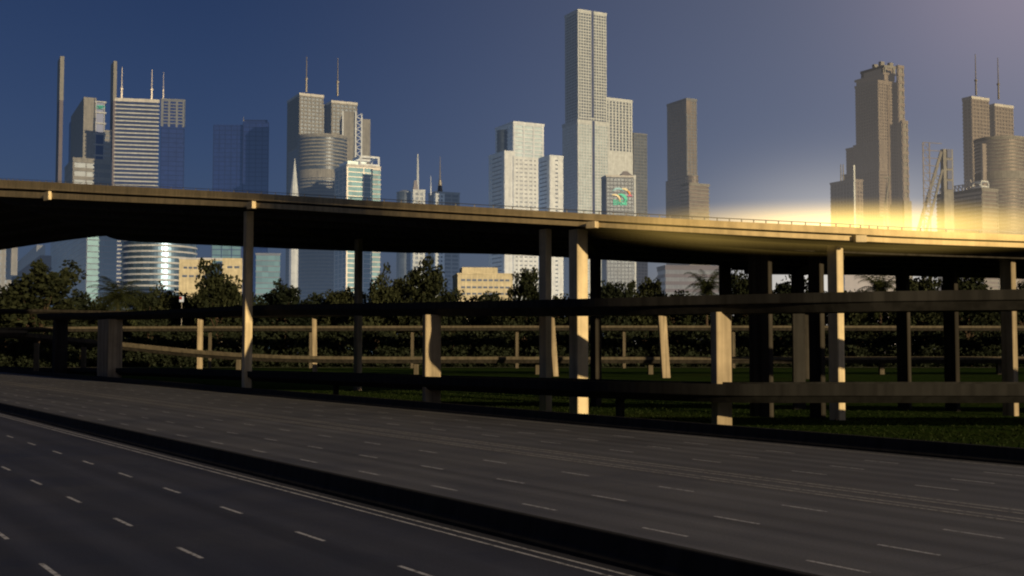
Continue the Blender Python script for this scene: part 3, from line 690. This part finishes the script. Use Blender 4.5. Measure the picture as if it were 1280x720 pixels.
def arcs(col, cx, cz, r, a0, a1, w):
    q = MB(); n = 14
    for k in range(n):
        t0 = R(a0 + (a1 - a0) * k / n); t1 = R(a0 + (a1 - a0) * (k + 1) / n)
        wa = w * math.sin(math.pi * (k + .25) / (n + .5)); wb = w * math.sin(math.pi * (k + 1.25) / (n + .5))
        vs = []
        for tt, ww in ((t0, wa), (t1, wb)):
            for rr in (r - ww / 2, r + ww / 2):
                for d in (.45, .85):
                    b = fp[0] + ex * (L * cx + rr * math.cos(tt)) + en * d; vs.append((b.x, b.y, cz + rr * math.sin(tt)))
        q.add(vs, [(0, 2, 6, 4), (1, 5, 7, 3), (0, 4, 5, 1), (2, 3, 7, 6), (0, 1, 3, 2), (4, 6, 7, 5)])
    return q.build('sign_swirl', col, t)
cyan = surf('cyan_sign', (.05, .60, .52), .5, .05); blu = surf('blue_sign', (.25, .55, .75), .5, .05); crm = surf('cream_sign', (.75, .70, .5), .5, .05); org = surf('orange_sign', (.8, .35, .08), .5, .05); mag = surf('magenta_sign', (.6, .12, .3), .5, .05)
zs = zt(243, Y)
arcs(blu, .40, zs - 1, 5.6, 145, 40, 1.5); arcs(crm, .58, zs + .2, 4.3, 110, 20, 1.6); arcs(org, .64, zs - .5, 3.9, 75, 0, 1.2)
arcs(crm, .26, zs - 4.6, 4.5, 120, -15, 1.5); arcs(cyan, .46, zs - 4.6, 4.8, 110, -30, 2.3); arcs(cyan, .58, zs - 4.6, 2.0, -180, 60, 1.5); arcs(mag, .80, zs - 2, 1.8, 150, 20, 1.3)
fc = bpy.data.curves.new('sign_text', 'FONT'); fc.body = 'BICS'; fc.size = 5.6; fc.extrude = .15; fc.align_x = 'CENTER'; fc.offset = .06
tmp = bpy.data.objects.new('sign_lettering', fc); C.objects.link(tmp); bpy.context.view_layer.update()
lm_ = bpy.data.meshes.new_from_object(tmp); bpy.data.objects.remove(tmp)
fo = bpy.data.objects.new('sign_lettering', lm_); C.objects.link(fo); fo.parent = t
pp = fp[0] + ex * (L * .46) + en * .6
fo.location = (pp.x - t.location.x, pp.y - t.location.y, zt(250, Y) - 3.6); fo.rotation_euler = (math.pi / 2, 0, math.atan2(ex.y, ex.x)); lm_.materials.clear(); lm_.materials.append(cyan)
# 17 slim tower
Y = 1250; fp = quad(786, 792, 808.5, 167, Y); t = tower('slim plain slate-blue tower behind the sign block', fp)
part(t, 'shaft', fp, 0, zt(167, Y), M['slate']); cladding(t, fp, 0, zt(167, Y), M['grey'], 3.5, .7, .2, pier=4, pier_w=.5, cap=1)
# 18 lone dark tower
Y = 1050; fp = quad(834, 858, 870.5, 122, Y); t = tower('lone dark narrow tower with a low banded block at its foot', fp)
z1 = zt(122.5, Y); part(t, 'shaft', fp, 0, z1, M['bronze']); cladding(t, fp, 0, z1 - 2, M['grey'], 2.8, .9, .25, pier=3.2, pier_w=.9, edges=(3, 0), cap=2)
part(t, 'dark_bay', grow(sub(fp, 0, .34, 0, .08), .55), zt(142, Y), z1 - 2, M['bronze']); lb = quad(832.5, 857, 871, 225, Y - 3); part(t, 'base', lb, 0, zt(222, Y), M['bronze']); cladding(t, lb, 0, zt(222, Y), M['grey'], 2.8, .9, .25, pier=3.2, pier_w=.9, edges=(3, 0))
pb = oval(858, 874, 230, Y - 25, 18); part(t, 'rounded_bay', pb, 0, zt(224, Y), M['bronze']); cladding(t, pb, 0, zt(224, Y), M['tan'], 3.2, .9, .4)
pd = quad(852, 861, 886, 245, Y - 45); part(t, 'podium', pd, 0, zt(239, Y), M['bronze']); cladding(t, pd, 0, zt(239, Y), M['tan'], 3.3, 1.0, .5, cap=1.3)

# 19 stepped art-deco tower
Y = 820; t = None
f1 = quad(1069, 1097, 1121, 80, Y); t = tower('stepped brown stone tower with set-back crown and a warm gridded face', f1)
z1 = zt(101, Y); part(t, 'shaft', f1, 0, z1, M['bronze']); cladding(t, f1, 0, z1 - 1, M['brown'], 2.3, .9, .3, pier=2.4, pier_w=.8, edges=(3, 0), cap=1.6)
part(t, 'dark_recess', grow(sub(f1, .46, .54, -.01, .02), .35), 0, z1 - 2, M['bronze'])
c1 = quad(1070, 1104, 1117, 85, Y + 6); part(t, 'crown', c1, z1 + 1.6, zt(88, Y), M['brown']); cladding(t, c1, z1 + 2, zt(88, Y), M['brown'], 5.2, 1.6, .9, edges=(0,), corner=2.2)
c2 = quad(1077, 1105, 1118, 78, Y + 10); part(t, 'crown', c2, zt(88, Y), zt(77, Y), M['brown']); cladding(t, c2, zt(88, Y), zt(77, Y), M['tan'], 5.2, 1.8, .8, corner=2.0)
for xa, yy in ((1101, 70.5), (1112, 72), (1093, 74)):
    f = quad(xa - 3, xa, xa + 4.5, 73, Y + 14); part(t, 'pinnacle', f, zt(78, Y), zt(yy, Y), M['tan'])
sd = quad(1121, 1122.5, 1129, 85, Y + 2); part(t, 'stair_tower', sd, 0, zt(80.5, Y), M['tan']); cladding(t, sd, zt(290, Y), zt(80.5, Y), M['brown'], 5.5, 2.2, .5, corner=.9)
se = quad(1126, 1127.5, 1134, 150, Y - 3); part(t, 'stair_tower', se, 0, zt(151.5, Y), M['tan']); cladding(t, se, zt(290, Y), zt(151.5, Y), M['brown'], 5.5, 2.2, .5, corner=.9)
sf = quad(1128, 1130, 1139.5, 250, Y - 6); part(t, 'stair_tower', sf, 0, zt(252, Y), M['tan'])
for xl, yy in ((1067.5, 178), (1058, 180), (1054, 214)):
    f = quad(xl, 1099, 1108, yy, Y - 4 if yy < 200 else Y - 8); part(t, 'set_back', f, 0, zt(yy + 1, Y), M['bronze']) ; cladding(t, f, zt(300, Y), zt(yy, Y), M['brown'], 2.3, .9, .3, pier=2.4, pier_w=.8, edges=(3,), cap=1)
f = quad(1038.5, 1066, 1078, 235, Y - 22); part(t, 'podium', f, 0, zt(231, Y), M['bronze']); cladding(t, f, zt(300, Y), zt(231, Y), M['brown'], 3, 1, .3, pier=3, pier_w=1, cap=1)
f = quad(1066.5, 1067, 1069, 220, Y - 24); part(t, 'pilaster', f, 0, zt(213, Y), M['stone'])
for xa in (1051.5, 1054.5): p = at(xa, 240, Y - 6); q = MB(); q.tube((p.x, p.y, zt(234, Y)), (p.x, p.y, zt(207, Y)), .6, .3, 6); q.build('pinnacle', M['tan'], t)
q = MB()                                                # bracing at the foot of the gridded face
Yb = Y - 6
for a, b in (((1099, 222), (1110, 284)), ((1112, 222), (1103, 284)), ((1099, 222), (1112, 222))):
    q.bar(at(a[0], a[1], Yb), at(b[0], b[1], Yb), 1.0)
q.build('brace', M['tan'], t)

# 20 lattice mast structure
Y = 700; p = at(1160, 290, Y); t = thing('lattice_building', 'tall open steel lattice leaning on a narrow lift tower, right of the stepped tower', 'tower', (p.x, p.y, 0))
q = MB(); z0 = 0
A = lambda px, py, dy=0: at(px, py, Y + dy)
xs = (1153.5, 1161.5, 1175)
ys = [178 + 9.5 * k for k in range(12)]
for x_ in xs[:2]:
    tp = A(x_, 178); q.bar(tp, (tp.x, tp.y, 0), .6)
    tp = A(x_, 178, 10); q.bar(tp, (tp.x, tp.y, 0), .45)
for k, y_ in enumerate(ys):
    xr_ = 1177 - max(0, (y_ - 195)) * .24
    q.bar(A(1153.5, y_), A(xr_, y_ + 1.5), .4); q.bar(A(1153.5, y_, 10), A(xr_, y_ + 1.5, 10), .3); q.bar(A(1153.5, y_), A(1153.5, y_, 10), .3)
    if k < 11: q.bar(A(1153.5, y_), A(1161.5, y_ + 9.5), .3)
q.build('lattice', M['brown'], t)
q = MB()
for (a, b, w_) in (((1176.5, 190), (1147, 290), 1.6), ((1178, 212), (1158, 290), 1.3)):
    q.bar(A(a[0], a[1], 3), A(b[0], b[1], 3), w_)
pa, pb = (1176.5, 190), (1147, 290)
for k in range(9):
    s0 = k / 9
    y_ = 200 + 10 * k; xa = 1176.5 - (y_ - 190) * .295; xb = 1178 - (y_ - 212) * .256
    if y_ > 214: q.bar(A(xa, y_, 3), A(xb, y_, 3), .6); q.bar(A(xa, y_, 3), A(xb, min(y_ + 9, 289), 3), .5)
q.build('raking_strut', M['tan'], t)
lt = quad(1175, 1179, 1191, 185, Y + 6, 15); part(t, 'lift_tower', lt, 0, zt(184, Y), M['tan'])
cladding(t, sub(lt, .42, .75, -.02, .02), zt(236, Y), zt(184.5, Y), M['navy'], 6.5, 5.2, .5, name='window')

# 21 twin brown towers right + rounded front + low block
t = twin('twin-block brown tower with two thin antennas near the right edge', 1203.5, 62, 116, 880, True, True)
Y = 800; cy = oval(1231, 1292, 180, Y, 64, .9); part(t, 'rounded_front', cy, 0, zt(172, Y), M['bronze']); cladding(t, cy, zt(212, Y), zt(172, Y), M['tan'], 2.5, 1.0, .45, cap=1.4); cladding(t, cy, zt(300, Y), zt(224, Y), M['tan'], 2.5, 1.0, .45)
cladding(t, grow(cy, .1), zt(223, Y), zt(213, Y), M['tan'], 8, .6, .4, pier=5.5, pier_w=.8, name='colonnade')
f = quad(1226, 1228, 1236, 180, Y + 4); part(t, 'side_wing', f, 0, zt(178, Y), M['brown'])
Y = 730; fp = quad(1171, 1227, 1246.5, 236, Y); t = tower('low dark flat-fronted block with roof trusses and a pale banded end', fp, 'office_block')
z1 = zt(236, Y); part(t, 'wall', fp, 0, z1, M['bronze']); cladding(t, fp, 0, z1 - .5, M['tan'], 2.6, 1.0, .4, edges=(0,), corner=.6, cap=1.2); cladding(t, fp, 0, z1 - 4, M['brown'], 400, .1, .25, pier=5, pier_w=.4, edges=(3,), name='pilasters')
q = MB()
for k in range(9):
    a = fp[3] + (fp[0] - fp[3]) * (.1 + .085 * k); b = fp[3] + (fp[0] - fp[3]) * (.1 + .085 * (k + 1)); h = 4.5 + (3 if k > 6 else 0)
    q.bar((a.x, a.y + 2, z1 + 1), (a.x, a.y + 2, z1 + h), .6); q.bar((a.x, a.y + 2, z1 + h), (b.x, b.y + 2, z1 + 1), .5); q.bar((a.x, a.y + 2, z1 + h), (b.x, b.y + 2, z1 + h), .5)
q.build('roof_truss', M['steel_l'], t)
q = MB(); rr = sub(fp, .05, .5, .02, .2)
for pz in (zt(233.5, Y), zt(227, Y)): q.prism(rr, pz, pz + 1.0)
for p_ in rr: q.bar((p_.x, p_.y, z1 + 1), (p_.x, p_.y, zt(227, Y)), .7)
q.build('roof_frame', M['stone'], t)

# low-rise buildings under the deck
Y = 560; fp = quad(221, 224, 283, 330, Y, 10); t = tower('cream low-rise block with small dark windows, left of the leftmost tall viaduct pillar', fp, 'low_rise_building', 'building')
z1 = zt(324, Y); part(t, 'wall', fp, 0, z1, M['cream']); f2 = quad(276, 278, 303, 330, Y - 12, 10); part(t, 'wing', f2, 0, zt(325, Y), M['cream'])
def windows(f, i, y_, n, u0, u1, hpx, parent=t, d=.08):
    a, b = f[i], f[(i + 1) % 4]; e = (b - a); L = e.length; e = e / L; nn = Vector((e.y, -e.x))
    for k in range(n):
        c = a + e * (L * (u0 + (u1 - u0) * (k + .5) / n)) + nn * d
        q = MB(); q.box((c.x, c.y, zt(y_, Y)), (L * (u1 - u0) / n * .72, .3, hpx / F * Y), math.atan2(e.y, e.x)); q.build('window', M['slate'], parent)
windows(fp, 0, 334.5, 4, .08, .5, 2.6); windows(f2, 0, 336, 2, .2, .9, 2.6); windows(fp, 0, 345, 6, .05, .9, 2.6)
part(t, 'roof_cap', grow(fp, .3), z1, z1 + .8, M['cap']); part(t, 'glazed_link', quad(264, 266, 278, 330, Y - 6, 10), 0, zt(327, Y), M['teal'])
Y = 690; fp = quad(262, 264, 302, 320, Y, 10); t = tower('slate glass office block behind the cream low-rise block', fp, 'glass_office_block', 'building'); part(t, 'shaft', fp, 0, zt(290, Y), M['teal']); cladding(t, fp, 0, zt(290, Y), M['navy'], 3.4, .4, .2, pier=6, pier_w=.5)
Y = 640; fp = quad(313, 320, 350, 330, Y, 12); t = tower('dim teal banded block just right of the leftmost tall viaduct pillar', fp, 'glass_office_block', 'building'); part(t, 'shaft', fp, 0, zt(318, Y), M['teal']); cladding(t, fp, 0, zt(318, Y), M['grey'], 3.1, .5, .25, cap=.8)
Y = 560; fp = quad(566, 572, 641, 350, Y, 8); t = tower('bright sunlit cream low-rise block with rows of small windows under the viaduct', fp, 'low_rise_building', 'building')
z1 = zt(343, Y); part(t, 'wall', fp, 0, z1, M['cream']); part(t, 'roof_cap', grow(fp, .3), z1, z1 + .7, M['cream']); part(t, 'plant_room', sub(fp, .1, .75, .2, .7), z1 + .7, zt(333, Y), M['cream'])
windows(fp, 0, 350, 9, .05, .95, 2.4, t); windows(fp, 0, 359, 9, .05, .95, 2.4, t); windows(fp, 0, 367, 9, .05, .95, 2.4, t)
Y = 620; fp = quad(822, 832, 905, 340, Y, 8); t = tower('wide dusky low block under the viaduct, right of centre', fp, 'plain_building', 'building'); part(t, 'wall', fp, 0, zt(333, Y), M['grey']); cladding(t, fp, 0, zt(333, Y), M['purple'], 4, 1.8, .3, cap=.7); windows(fp, 0, 342, 3, .5, .9, 2.5, t)
Y = 620; fp = quad(1050, 1056, 1125, 345, Y, 8); t = tower('pale lilac-grey low block at the foot of the stepped tower, seen under the viaduct', fp, 'plain_building', 'building'); part(t, 'wall', fp, 0, zt(330, Y), M['pale_wall']); cladding(t, fp, 0, zt(330, Y), M['pale_wall'], 6, 1.0, .3, cap=.7)

# ------------------------------------------------------------------ trees
def leaf_cluster(q, c, r, n, size, sq=.8):
    for _ in range(n):
        d = Vector((random.gauss(0, 1), random.gauss(0, 1), random.gauss(0, 1))).normalized() * (r * random.random() ** .45)
        p = Vector(c) + Vector((d.x, d.y, d.z * sq))
        s = size * random.uniform(.55, 1.35)
        a = Vector((random.gauss(0, 1), random.gauss(0, 1), random.gauss(0, .7))).normalized(); b = a.orthogonal().normalized()
        b = (b * math.cos(t_ := random.uniform(0, 6.28)) + a.cross(b) * math.sin(t_))
        q.add([p - a * s * .5, p + b * s * .32, p + a * s * .5, p - b * s * .32], [(0, 1, 2, 3)])
def make_tree(seed, Ht, Wd, dens=1.0):
    """unit: trunk base at origin"""
    random.seed(seed)
    tr = MB(); cr = MB(); cr.open = True
    th = Ht * random.uniform(.18, .26); tr.tube((0, 0, -.2), (0, 0, th), Wd * .035, Wd * .024, 8)
    blobs = []
    for k in range(13):
        an = k * 2.4 + random.uniform(-.4, .4); lv = random.uniform(.0, 1)
        rad = Wd * .5 * random.uniform(.25, .85) * (1 - .55 * lv); z = th + (Ht - th) * (.18 + .72 * lv)
        e = Vector((math.cos(an) * rad, math.sin(an) * rad, z)); blobs.append(e)
        m = Vector((e.x * .4, e.y * .4, th + (z - th) * .55))
        tr.tube((0, 0, th * .96), m, Wd * .018, Wd * .011, 6); tr.tube(m, e, Wd * .011, Wd * .004, 5)
    for e in blobs:
        r = Wd * random.uniform(.14, .25)
        leaf_cluster(cr, e, r, int(210 * dens), Wd * .055, .75)
        for _ in range(3):
            o = Vector((random.gauss(0, 1), random.gauss(0, 1), random.gauss(0, .6))).normalized() * r
            leaf_cluster(cr, e + o, r * .45, int(55 * dens), Wd * .05, .8)
    return tr, cr
def make_palm(seed, Ht, Wd):
    random.seed(seed); tr = MB(); cr = MB(); cr.open = True
    tr.tube((0, 0, -.2), (.2, 0, Ht * .5), Wd * .035, Wd * .026, 8); tr.tube((.2, 0, Ht * .5), (.3, 0, Ht * .8), Wd * .026, Wd * .024, 8)
    for k in range(46):
        an = k * 2.399; up = random.uniform(-.25, 1.25); L = Wd * .55 * random.uniform(.8, 1.1)
        o = Vector((.3, 0, Ht * .8)); d = Vector((math.cos(an), math.sin(an), 0)); pr = []
        for j in range(9):
            s = j / 8; pr.append(o + d * (L * s * math.cos(up * .6)) + Vector((0, 0, L * (math.sin(up) * s - .55 * s * s))))
        side = Vector((-d.y, d.x, 0))
        for j in range(8):
            for sg in (-1, 1):
                for h in (0, .5):
                    p = pr[j].lerp(pr[j + 1], h); ln = L * .22 * (1 - (j / 9) ** 2) + .1
                    t_ = p + side * sg * ln + (pr[j + 1] - pr[j]) * .9 + Vector((0, 0, -ln * .35))
                    w_ = (pr[j + 1] - pr[j]) * .28
                    cr.add([p, p + w_, t_], [(0, 1, 2)])
    return tr, cr
protos = {}
def proto(kind):
    if kind in protos: return protos[kind]
    if kind.startswith('palm'): tr, cr = make_palm(hash_seed(kind), 10, 10); lm = M['palm']
    else: tr, cr = make_tree(hash_seed(kind), 10, 10 if 'w' in kind else 7.5); lm = M['leaf'] if 'c' not in kind else M['leaf2']
    r = (tr, cr, lm); me = []
    a = tr.build('trunk', M['bark'], None); b = cr.build('crown', lm, None)
    protos[kind] = (a.data, b.data); 
    bpy.data.objects.remove(a); bpy.data.objects.remove(b)
    return protos[kind]
def hash_seed(s): return sum(ord(c) * (i + 3) for i, c in enumerate(s))
used = {}
def plant(kind, px, ytop, wpx, Y, label, name=None, cat=None, rz=None):
    tr, cr = proto(kind); base_w = 10 if ('w' in kind or 'palm' in kind) else 7.5
    p = at(px, 440, Y); ht = zt(ytop, Y); w = wpx / F * Y
    t = thing(name or ('palm_tree' if 'palm' in kind else 'tree'), label, cat or ('palm tree' if 'palm' in kind else 'tree'), (p.x, p.y, -.05))
    t['group'] = 'trees in the belt behind the elevated roads'
    for nm, me in (('trunk', tr), ('crown', cr)):
        o = bpy.data.objects.new(nm, me); C.objects.link(o); o.parent = t
    t.scale = (w / base_w * 1.3, w / base_w * 1.3, ht / 9.9); t.rotation_euler = (0, 0, random.uniform(0, 6.28) if rz is None else rz)
    return t
T = [
 ('aw', 50, 336, 100, 372, 'big dark leafy tree at the far left in front of the purple block'),
 ('bw', 4, 372, 62, 380, 'dark leafy tree cut by the left edge of the view'),
 ('palm1', 148, 350, 62, 366, 'spiky pale palm tree in front of the round banded block'),
 ('cw', 100, 372, 55, 385, 'low bushy tree between the big left tree and the spiky palm'),
 ('c', 186, 368, 42, 372, 'small dark tree to the right of the spiky palm'),
 ('aw2', 212, 366, 56, 392, 'dark tree below the right edge of the round banded block'),
 ('dw', 274, 343, 60, 370, 'tall lit green tree in front of the cream low-rise block'),
 ('ew', 245, 366, 50, 386, 'dark bushy tree at the left foot of the cream low-rise block'),
 ('fcw', 356, 361, 64, 372, 'round dark tree right of the leftmost tall pillar of the viaduct'),
 ('gc', 402, 373, 44, 386, 'short dark tree in the gap left of the second tall pillar'),
 ('hw', 428, 366, 46, 382, 'dim tree touching the left side of the second tall pillar'),
 ('iw', 470, 337, 56, 368, 'tall green tree just right of the second tall pillar'),
 ('jw', 531, 333, 66, 366, 'tallest dark tree, standing near the middle left below the low spired blocks'),
 ('kw', 500, 352, 48, 388, 'tree in the dip between the two tallest middle trees'),
 ('lc', 566, 376, 40, 384, 'low tree at the left end of the sunlit cream low-rise block'),
 ('mw', 604, 380, 46, 390, 'low bush-like tree below the sunlit cream low-rise block'),
 ('nw', 655, 341, 52, 366, 'tall green tree at the right end of the sunlit cream low-rise block'),
 ('o', 700, 374, 40, 385, 'dark tree glimpsed between the two lit central pillars'),
 ('pcw', 768, 352, 56, 372, 'dark broad tree right of the central lit pillars'),
 ('qw', 806, 352, 52, 380, 'dark tree below the slim slate-blue tower'),
 ('rw', 846, 374, 56, 386, 'low tree in front of the wide dusky block'),
 ('palm2', 884, 341, 44, 362, 'palm tree poking up at the right end of the wide dusky block'),
 ('sw', 930, 345, 52, 372, 'tree with lit patches between dark pillars right of centre'),
 ('tcw', 985, 352, 60, 380, 'dark tree behind the cluster of dark pillars'),
 ('palm3', 1100, 341, 52, 360, 'palm tree with drooping fronds in front of the lilac-grey block'),
 ('uw', 1072, 366, 40, 384, 'small tree right of the brightest lit pillar'),
 ('vw', 1150, 344, 58, 372, 'tree in the first gap right of the drooping palm'),
 ('ww', 1212, 344, 66, 370, 'broad tree in the wide gap near the right edge'),
 ('xcw', 1285, 350, 56, 376, 'dark tree cut by the right edge of the view'),
]
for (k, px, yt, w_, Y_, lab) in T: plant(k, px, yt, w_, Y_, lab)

# undergrowth below the trees: a continuous thicket nobody could count
random.seed(21)
q = MB(); q.open = True
x = -60
while x < 1345:
    Y = random.uniform(392, 425); p = at(x, 440, Y); top = zt(random.uniform(366, 404), Y)
    for lv in range(4):
        z = top * (.15 + .26 * lv)
        leaf_cluster(q, (p.x + random.uniform(-2, 2), p.y + random.uniform(-3, 3), z), random.uniform(3.4, 5.2), 230, 1.25, .8)
    x += 7
x = -60
while x < 1345:
    Y = random.uniform(346, 356); p = at(x, 440, Y); top = zt(random.uniform(398, 424), Y)
    for lv in range(3):
        leaf_cluster(q, (p.x + random.uniform(-2, 2), p.y + random.uniform(-2, 2), top * (.15 + .33 * lv)), random.uniform(2.2, 3.6), 130, 1.1, .8)
    x += 9
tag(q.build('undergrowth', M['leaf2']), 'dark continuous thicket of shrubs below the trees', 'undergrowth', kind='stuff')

# grass tufts in the verge behind the barrier
random.seed(5)
q = MB(); q.open = True
for _ in range(26000):
    s = random.uniform(-40, 140); n = random.uniform(9.32 * H, 15.5 * H) if random.random() < .75 else random.uniform(9.32 * H, 22 * H)
    b = Vector(road_pt(s, n, -.1)); hh = random.uniform(.06, .18) * (1.6 if random.random() < .06 else 1); w_ = random.uniform(.03, .09); an = random.uniform(0, 6.28)
    d = Vector((math.cos(an), math.sin(an), 0)); l = Vector((random.gauss(0, .12), random.gauss(0, .12), 0))
    q.add([b - d * w_, b + d * w_, b + l + Vector((0, 0, hh))], [(0, 1, 2)])
tag(q.build('grass', foliage('verge_grass', (.007, .014, .003), (.018, .028, .008))), 'rough grass tufts on the verge behind the barrier', 'grass', kind='stuff')

# small red and white sign among the trees
Y = 355; p = at(227, 375, Y); t = thing('sign', 'small red and white board on a post among the trees at left', 'sign', (p.x, p.y, -.1))
q = MB(); q.box((p.x, p.y, zt(374, Y)), (1.3, .12, 1.7)); q.build('board', M['white'], t); q = MB(); q.box((p.x - .25, p.y - .08, zt(372.6, Y)), (.7, .1, .8)); q.build('red_panel', surf('red_paint', (.35, .04, .03), .6, .1), t); q = MB(); q.tube((p.x, p.y + .2, -.1), (p.x, p.y + .2, zt(374, Y)), .12, .1, 8); q.build('post', M['steel'], t)

# glowing volume added to imitate bloom over the sunlit bend of the viaduct
c = at(1078, 283, 90.5)
q = MB(); n_, m_ = 20, 10; vs = []; fs = []
ax_ = (24, 5.0, 2.6)
for i in range(m_ + 1):
    ph = math.pi * i / m_ - math.pi / 2
    for k in range(n_):
        t_ = 2 * math.pi * k / n_; vs.append((c.x + ax_[0] * math.cos(ph) * math.cos(t_), c.y + ax_[1] * math.cos(ph) * math.sin(t_), c.z + ax_[2] * math.sin(ph)))
for i in range(m_):
    for k in range(n_): fs.append((i * n_ + k, i * n_ + (k + 1) % n_, (i + 1) * n_ + (k + 1) % n_, (i + 1) * n_ + k))
q.add(vs, fs)
hm = bpy.data.materials.new('bloom_glow'); hm.use_nodes = True; hn = hm.node_tree; hn.nodes.remove(hn.nodes['Principled BSDF'])
tc_ = N(hn, 'ShaderNodeTexCoord'); mp_ = N(hn, 'ShaderNodeMapping'); mp_.inputs['Scale'].default_value = tuple(1 / a_ for a_ in ax_); hn.links.new(tc_.outputs['Object'], mp_.inputs[0])
ln_ = N(hn, 'ShaderNodeVectorMath', operation='LENGTH'); hn.links.new(mp_.outputs[0], ln_.inputs[0])
fr_ = N(hn, 'ShaderNodeMapRange'); fr_.inputs[1].default_value = 0; fr_.inputs[2].default_value = .95; fr_.inputs[3].default_value = 1; fr_.inputs[4].default_value = 0; hn.links.new(ln_.outputs['Value'], fr_.inputs[0])
pw_ = N(hn, 'ShaderNodeMath', operation='POWER'); pw_.inputs[1].default_value = 2.0; hn.links.new(fr_.outputs[0], pw_.inputs[0])
d1_ = N(hn, 'ShaderNodeMath', operation='MULTIPLY'); d1_.inputs[1].default_value = .02; hn.links.new(pw_.outputs[0], d1_.inputs[0])
d2_ = N(hn, 'ShaderNodeMath', operation='MULTIPLY'); d2_.inputs[1].default_value = .60; hn.links.new(pw_.outputs[0], d2_.inputs[0])
pv_ = N(hn, 'ShaderNodeVolumePrincipled'); pv_.inputs['Color'].default_value = (1, .9, .7, 1); pv_.inputs['Emission Color'].default_value = (1, .66, .16, 1)
hn.links.new(d1_.outputs[0], pv_.inputs['Density']); hn.links.new(d2_.outputs[0], pv_.inputs['Emission Strength'])
hn.links.new(pv_.outputs[0], hn.nodes['Material Output'].inputs['Volume'])
ho = thing('haze', 'added golden glow imitating bloom over the sunlit bend of the tall viaduct', 'haze', tuple(c))
bpy.data.objects.remove(ho); 
q2 = MB(); q2.add([tuple(Vector(v) - c) for v in vs], fs); ho = q2.build('haze', hm); ho.location = c
tag(ho, 'added golden glow imitating bloom over the sunlit bend of the tall viaduct', 'haze', kind='stuff')

# ------------------------------------------------------------------ light
AZ, EL = 144.0, 9.6
sun = bpy.data.lights.new('sun', 'SUN'); sun.energy = 4.2; sun.angle = R(.6); sun.color = (1, .74, .40)
so = bpy.data.objects.new('sun', sun); C.objects.link(so)
sd = Vector((math.sin(R(AZ)) * math.cos(R(EL)), math.cos(R(AZ)) * math.cos(R(EL)), math.sin(R(EL))))
so.rotation_euler = (-sd).to_track_quat('-Z', 'Y').to_euler(); so.location = sd * 400

w = bpy.data.worlds.new('World'); scene.world = w; w.use_nodes = True; nt = w.node_tree
bg = nt.nodes['Background']; bg.inputs['Strength'].default_value = .1
sky = N(nt, 'ShaderNodeTexSky'); sky.sky_type = 'NISHITA'; sky.sun_disc = False; sky.sun_elevation = R(EL); sky.sun_rotation = R(AZ); sky.altitude = 0; sky.air_density = 1; sky.dust_density = 1.5; sky.ozone_density = 3
tc = N(nt, 'ShaderNodeTexCoord'); sp = N(nt, 'ShaderNodeSeparateXYZ'); nt.links.new(tc.outputs['Generated'], sp.inputs[0])
def m2(op, a, b=None, c=None):
    n = N(nt, 'ShaderNodeMath', operation=op)
    for i, v in enumerate((a, b, c)):
        if v is None: continue
        if isinstance(v, (int, float)): n.inputs[i].default_value = v
        else: nt.links.new(v, n.inputs[i])
    return n.outputs[0]
def mr(src, a, b, c, d, smooth=False):
    n = N(nt, 'ShaderNodeMapRange'); n.interpolation_type = 'SMOOTHSTEP' if smooth else 'LINEAR'
    for i, v in enumerate((a, b, c, d)): n.inputs[i + 1].default_value = v
    nt.links.new(src, n.inputs[0]); return n.outputs[0]
def scl(col, fac):
    n = N(nt, 'ShaderNodeVectorMath', operation='SCALE')
    if isinstance(col, tuple): n.inputs[0].default_value = col
    else: nt.links.new(col, n.inputs[0])
    if isinstance(fac, (int, float)): n.inputs['Scale'].default_value = fac
    else: nt.links.new(fac, n.inputs['Scale'])
    return n.outputs[0]
def vadd(a, b):
    n = N(nt, 'ShaderNodeVectorMath', operation='ADD'); nt.links.new(a, n.inputs[0]); nt.links.new(b, n.inputs[1]); return n.outputs[0]
def vmul(a, b):
    n = N(nt, 'ShaderNodeVectorMath', operation='MULTIPLY'); nt.links.new(a, n.inputs[0])
    if isinstance(b, tuple): n.inputs[1].default_value = b
    else: nt.links.new(b, n.inputs[1])
    return n.outputs[0]
X, Yv, Z = sp.outputs
az = m2('ARCTAN2', X, Yv)                                  # 0 ahead, positive right
side = mr(az, -.30, .55, 0, 1, True)
base = vmul(scl(sky.outputs[0], mr(side, 0, 1, .24, .42)), (.66, .70, 1.12))
hz = m2('POWER', m2('SUBTRACT', 1.0, mr(Z, 0, .42, 0, 1)), 2.2)    # thickens to the horizon
base = vadd(base, scl((.62, .84, 1.7), m2('MULTIPLY', hz, .36)))
base = vadd(base, scl((1.25, 1.12, .85), m2('MULTIPLY', side, mr(Z, 0, .35, 1.0, .8))))
# pale haze low in the right-hand sky
gx = m2('SUBTRACT', az, R(16)); gx = m2('DIVIDE', gx, R(5.6)); gx = m2('EXPONENT', m2('MULTIPLY', m2('MULTIPLY', gx, gx), -1.0))
gz = m2('EXPONENT', m2('MULTIPLY', m2('POWER', m2('MAXIMUM', m2('DIVIDE', Z, .128), 0.0), 4.0), -1.0))
base = vadd(base, scl((5.6, 5.0, 4.1), m2('MULTIPLY', gx, gz)))
base = scl(base, mr(Yv, -.3, .75, .5, 1.0, True))          # the rest of the dome is dimmer
px_ = m2('DIVIDE', m2('SUBTRACT', az, R(26)), R(8)); pz_ = m2('DIVIDE', m2('SUBTRACT', Z, .31), .11)
pk = m2('EXPONENT', m2('MULTIPLY', m2('ADD', m2('MULTIPLY', px_, px_), m2('MULTIPLY', pz_, pz_)), -1.0))
base = vadd(base, scl((1.5, 1.0, 1.1), pk))
nt.links.new(base, bg.inputs['Color'])

scene.view_settings.view_transform = 'Standard'; scene.view_settings.look = 'None'; scene.view_settings.exposure = 0
scene.cycles.use_denoising = True
scene.cycles.max_bounces = 6
scene.cycles.filter_width = 2.1
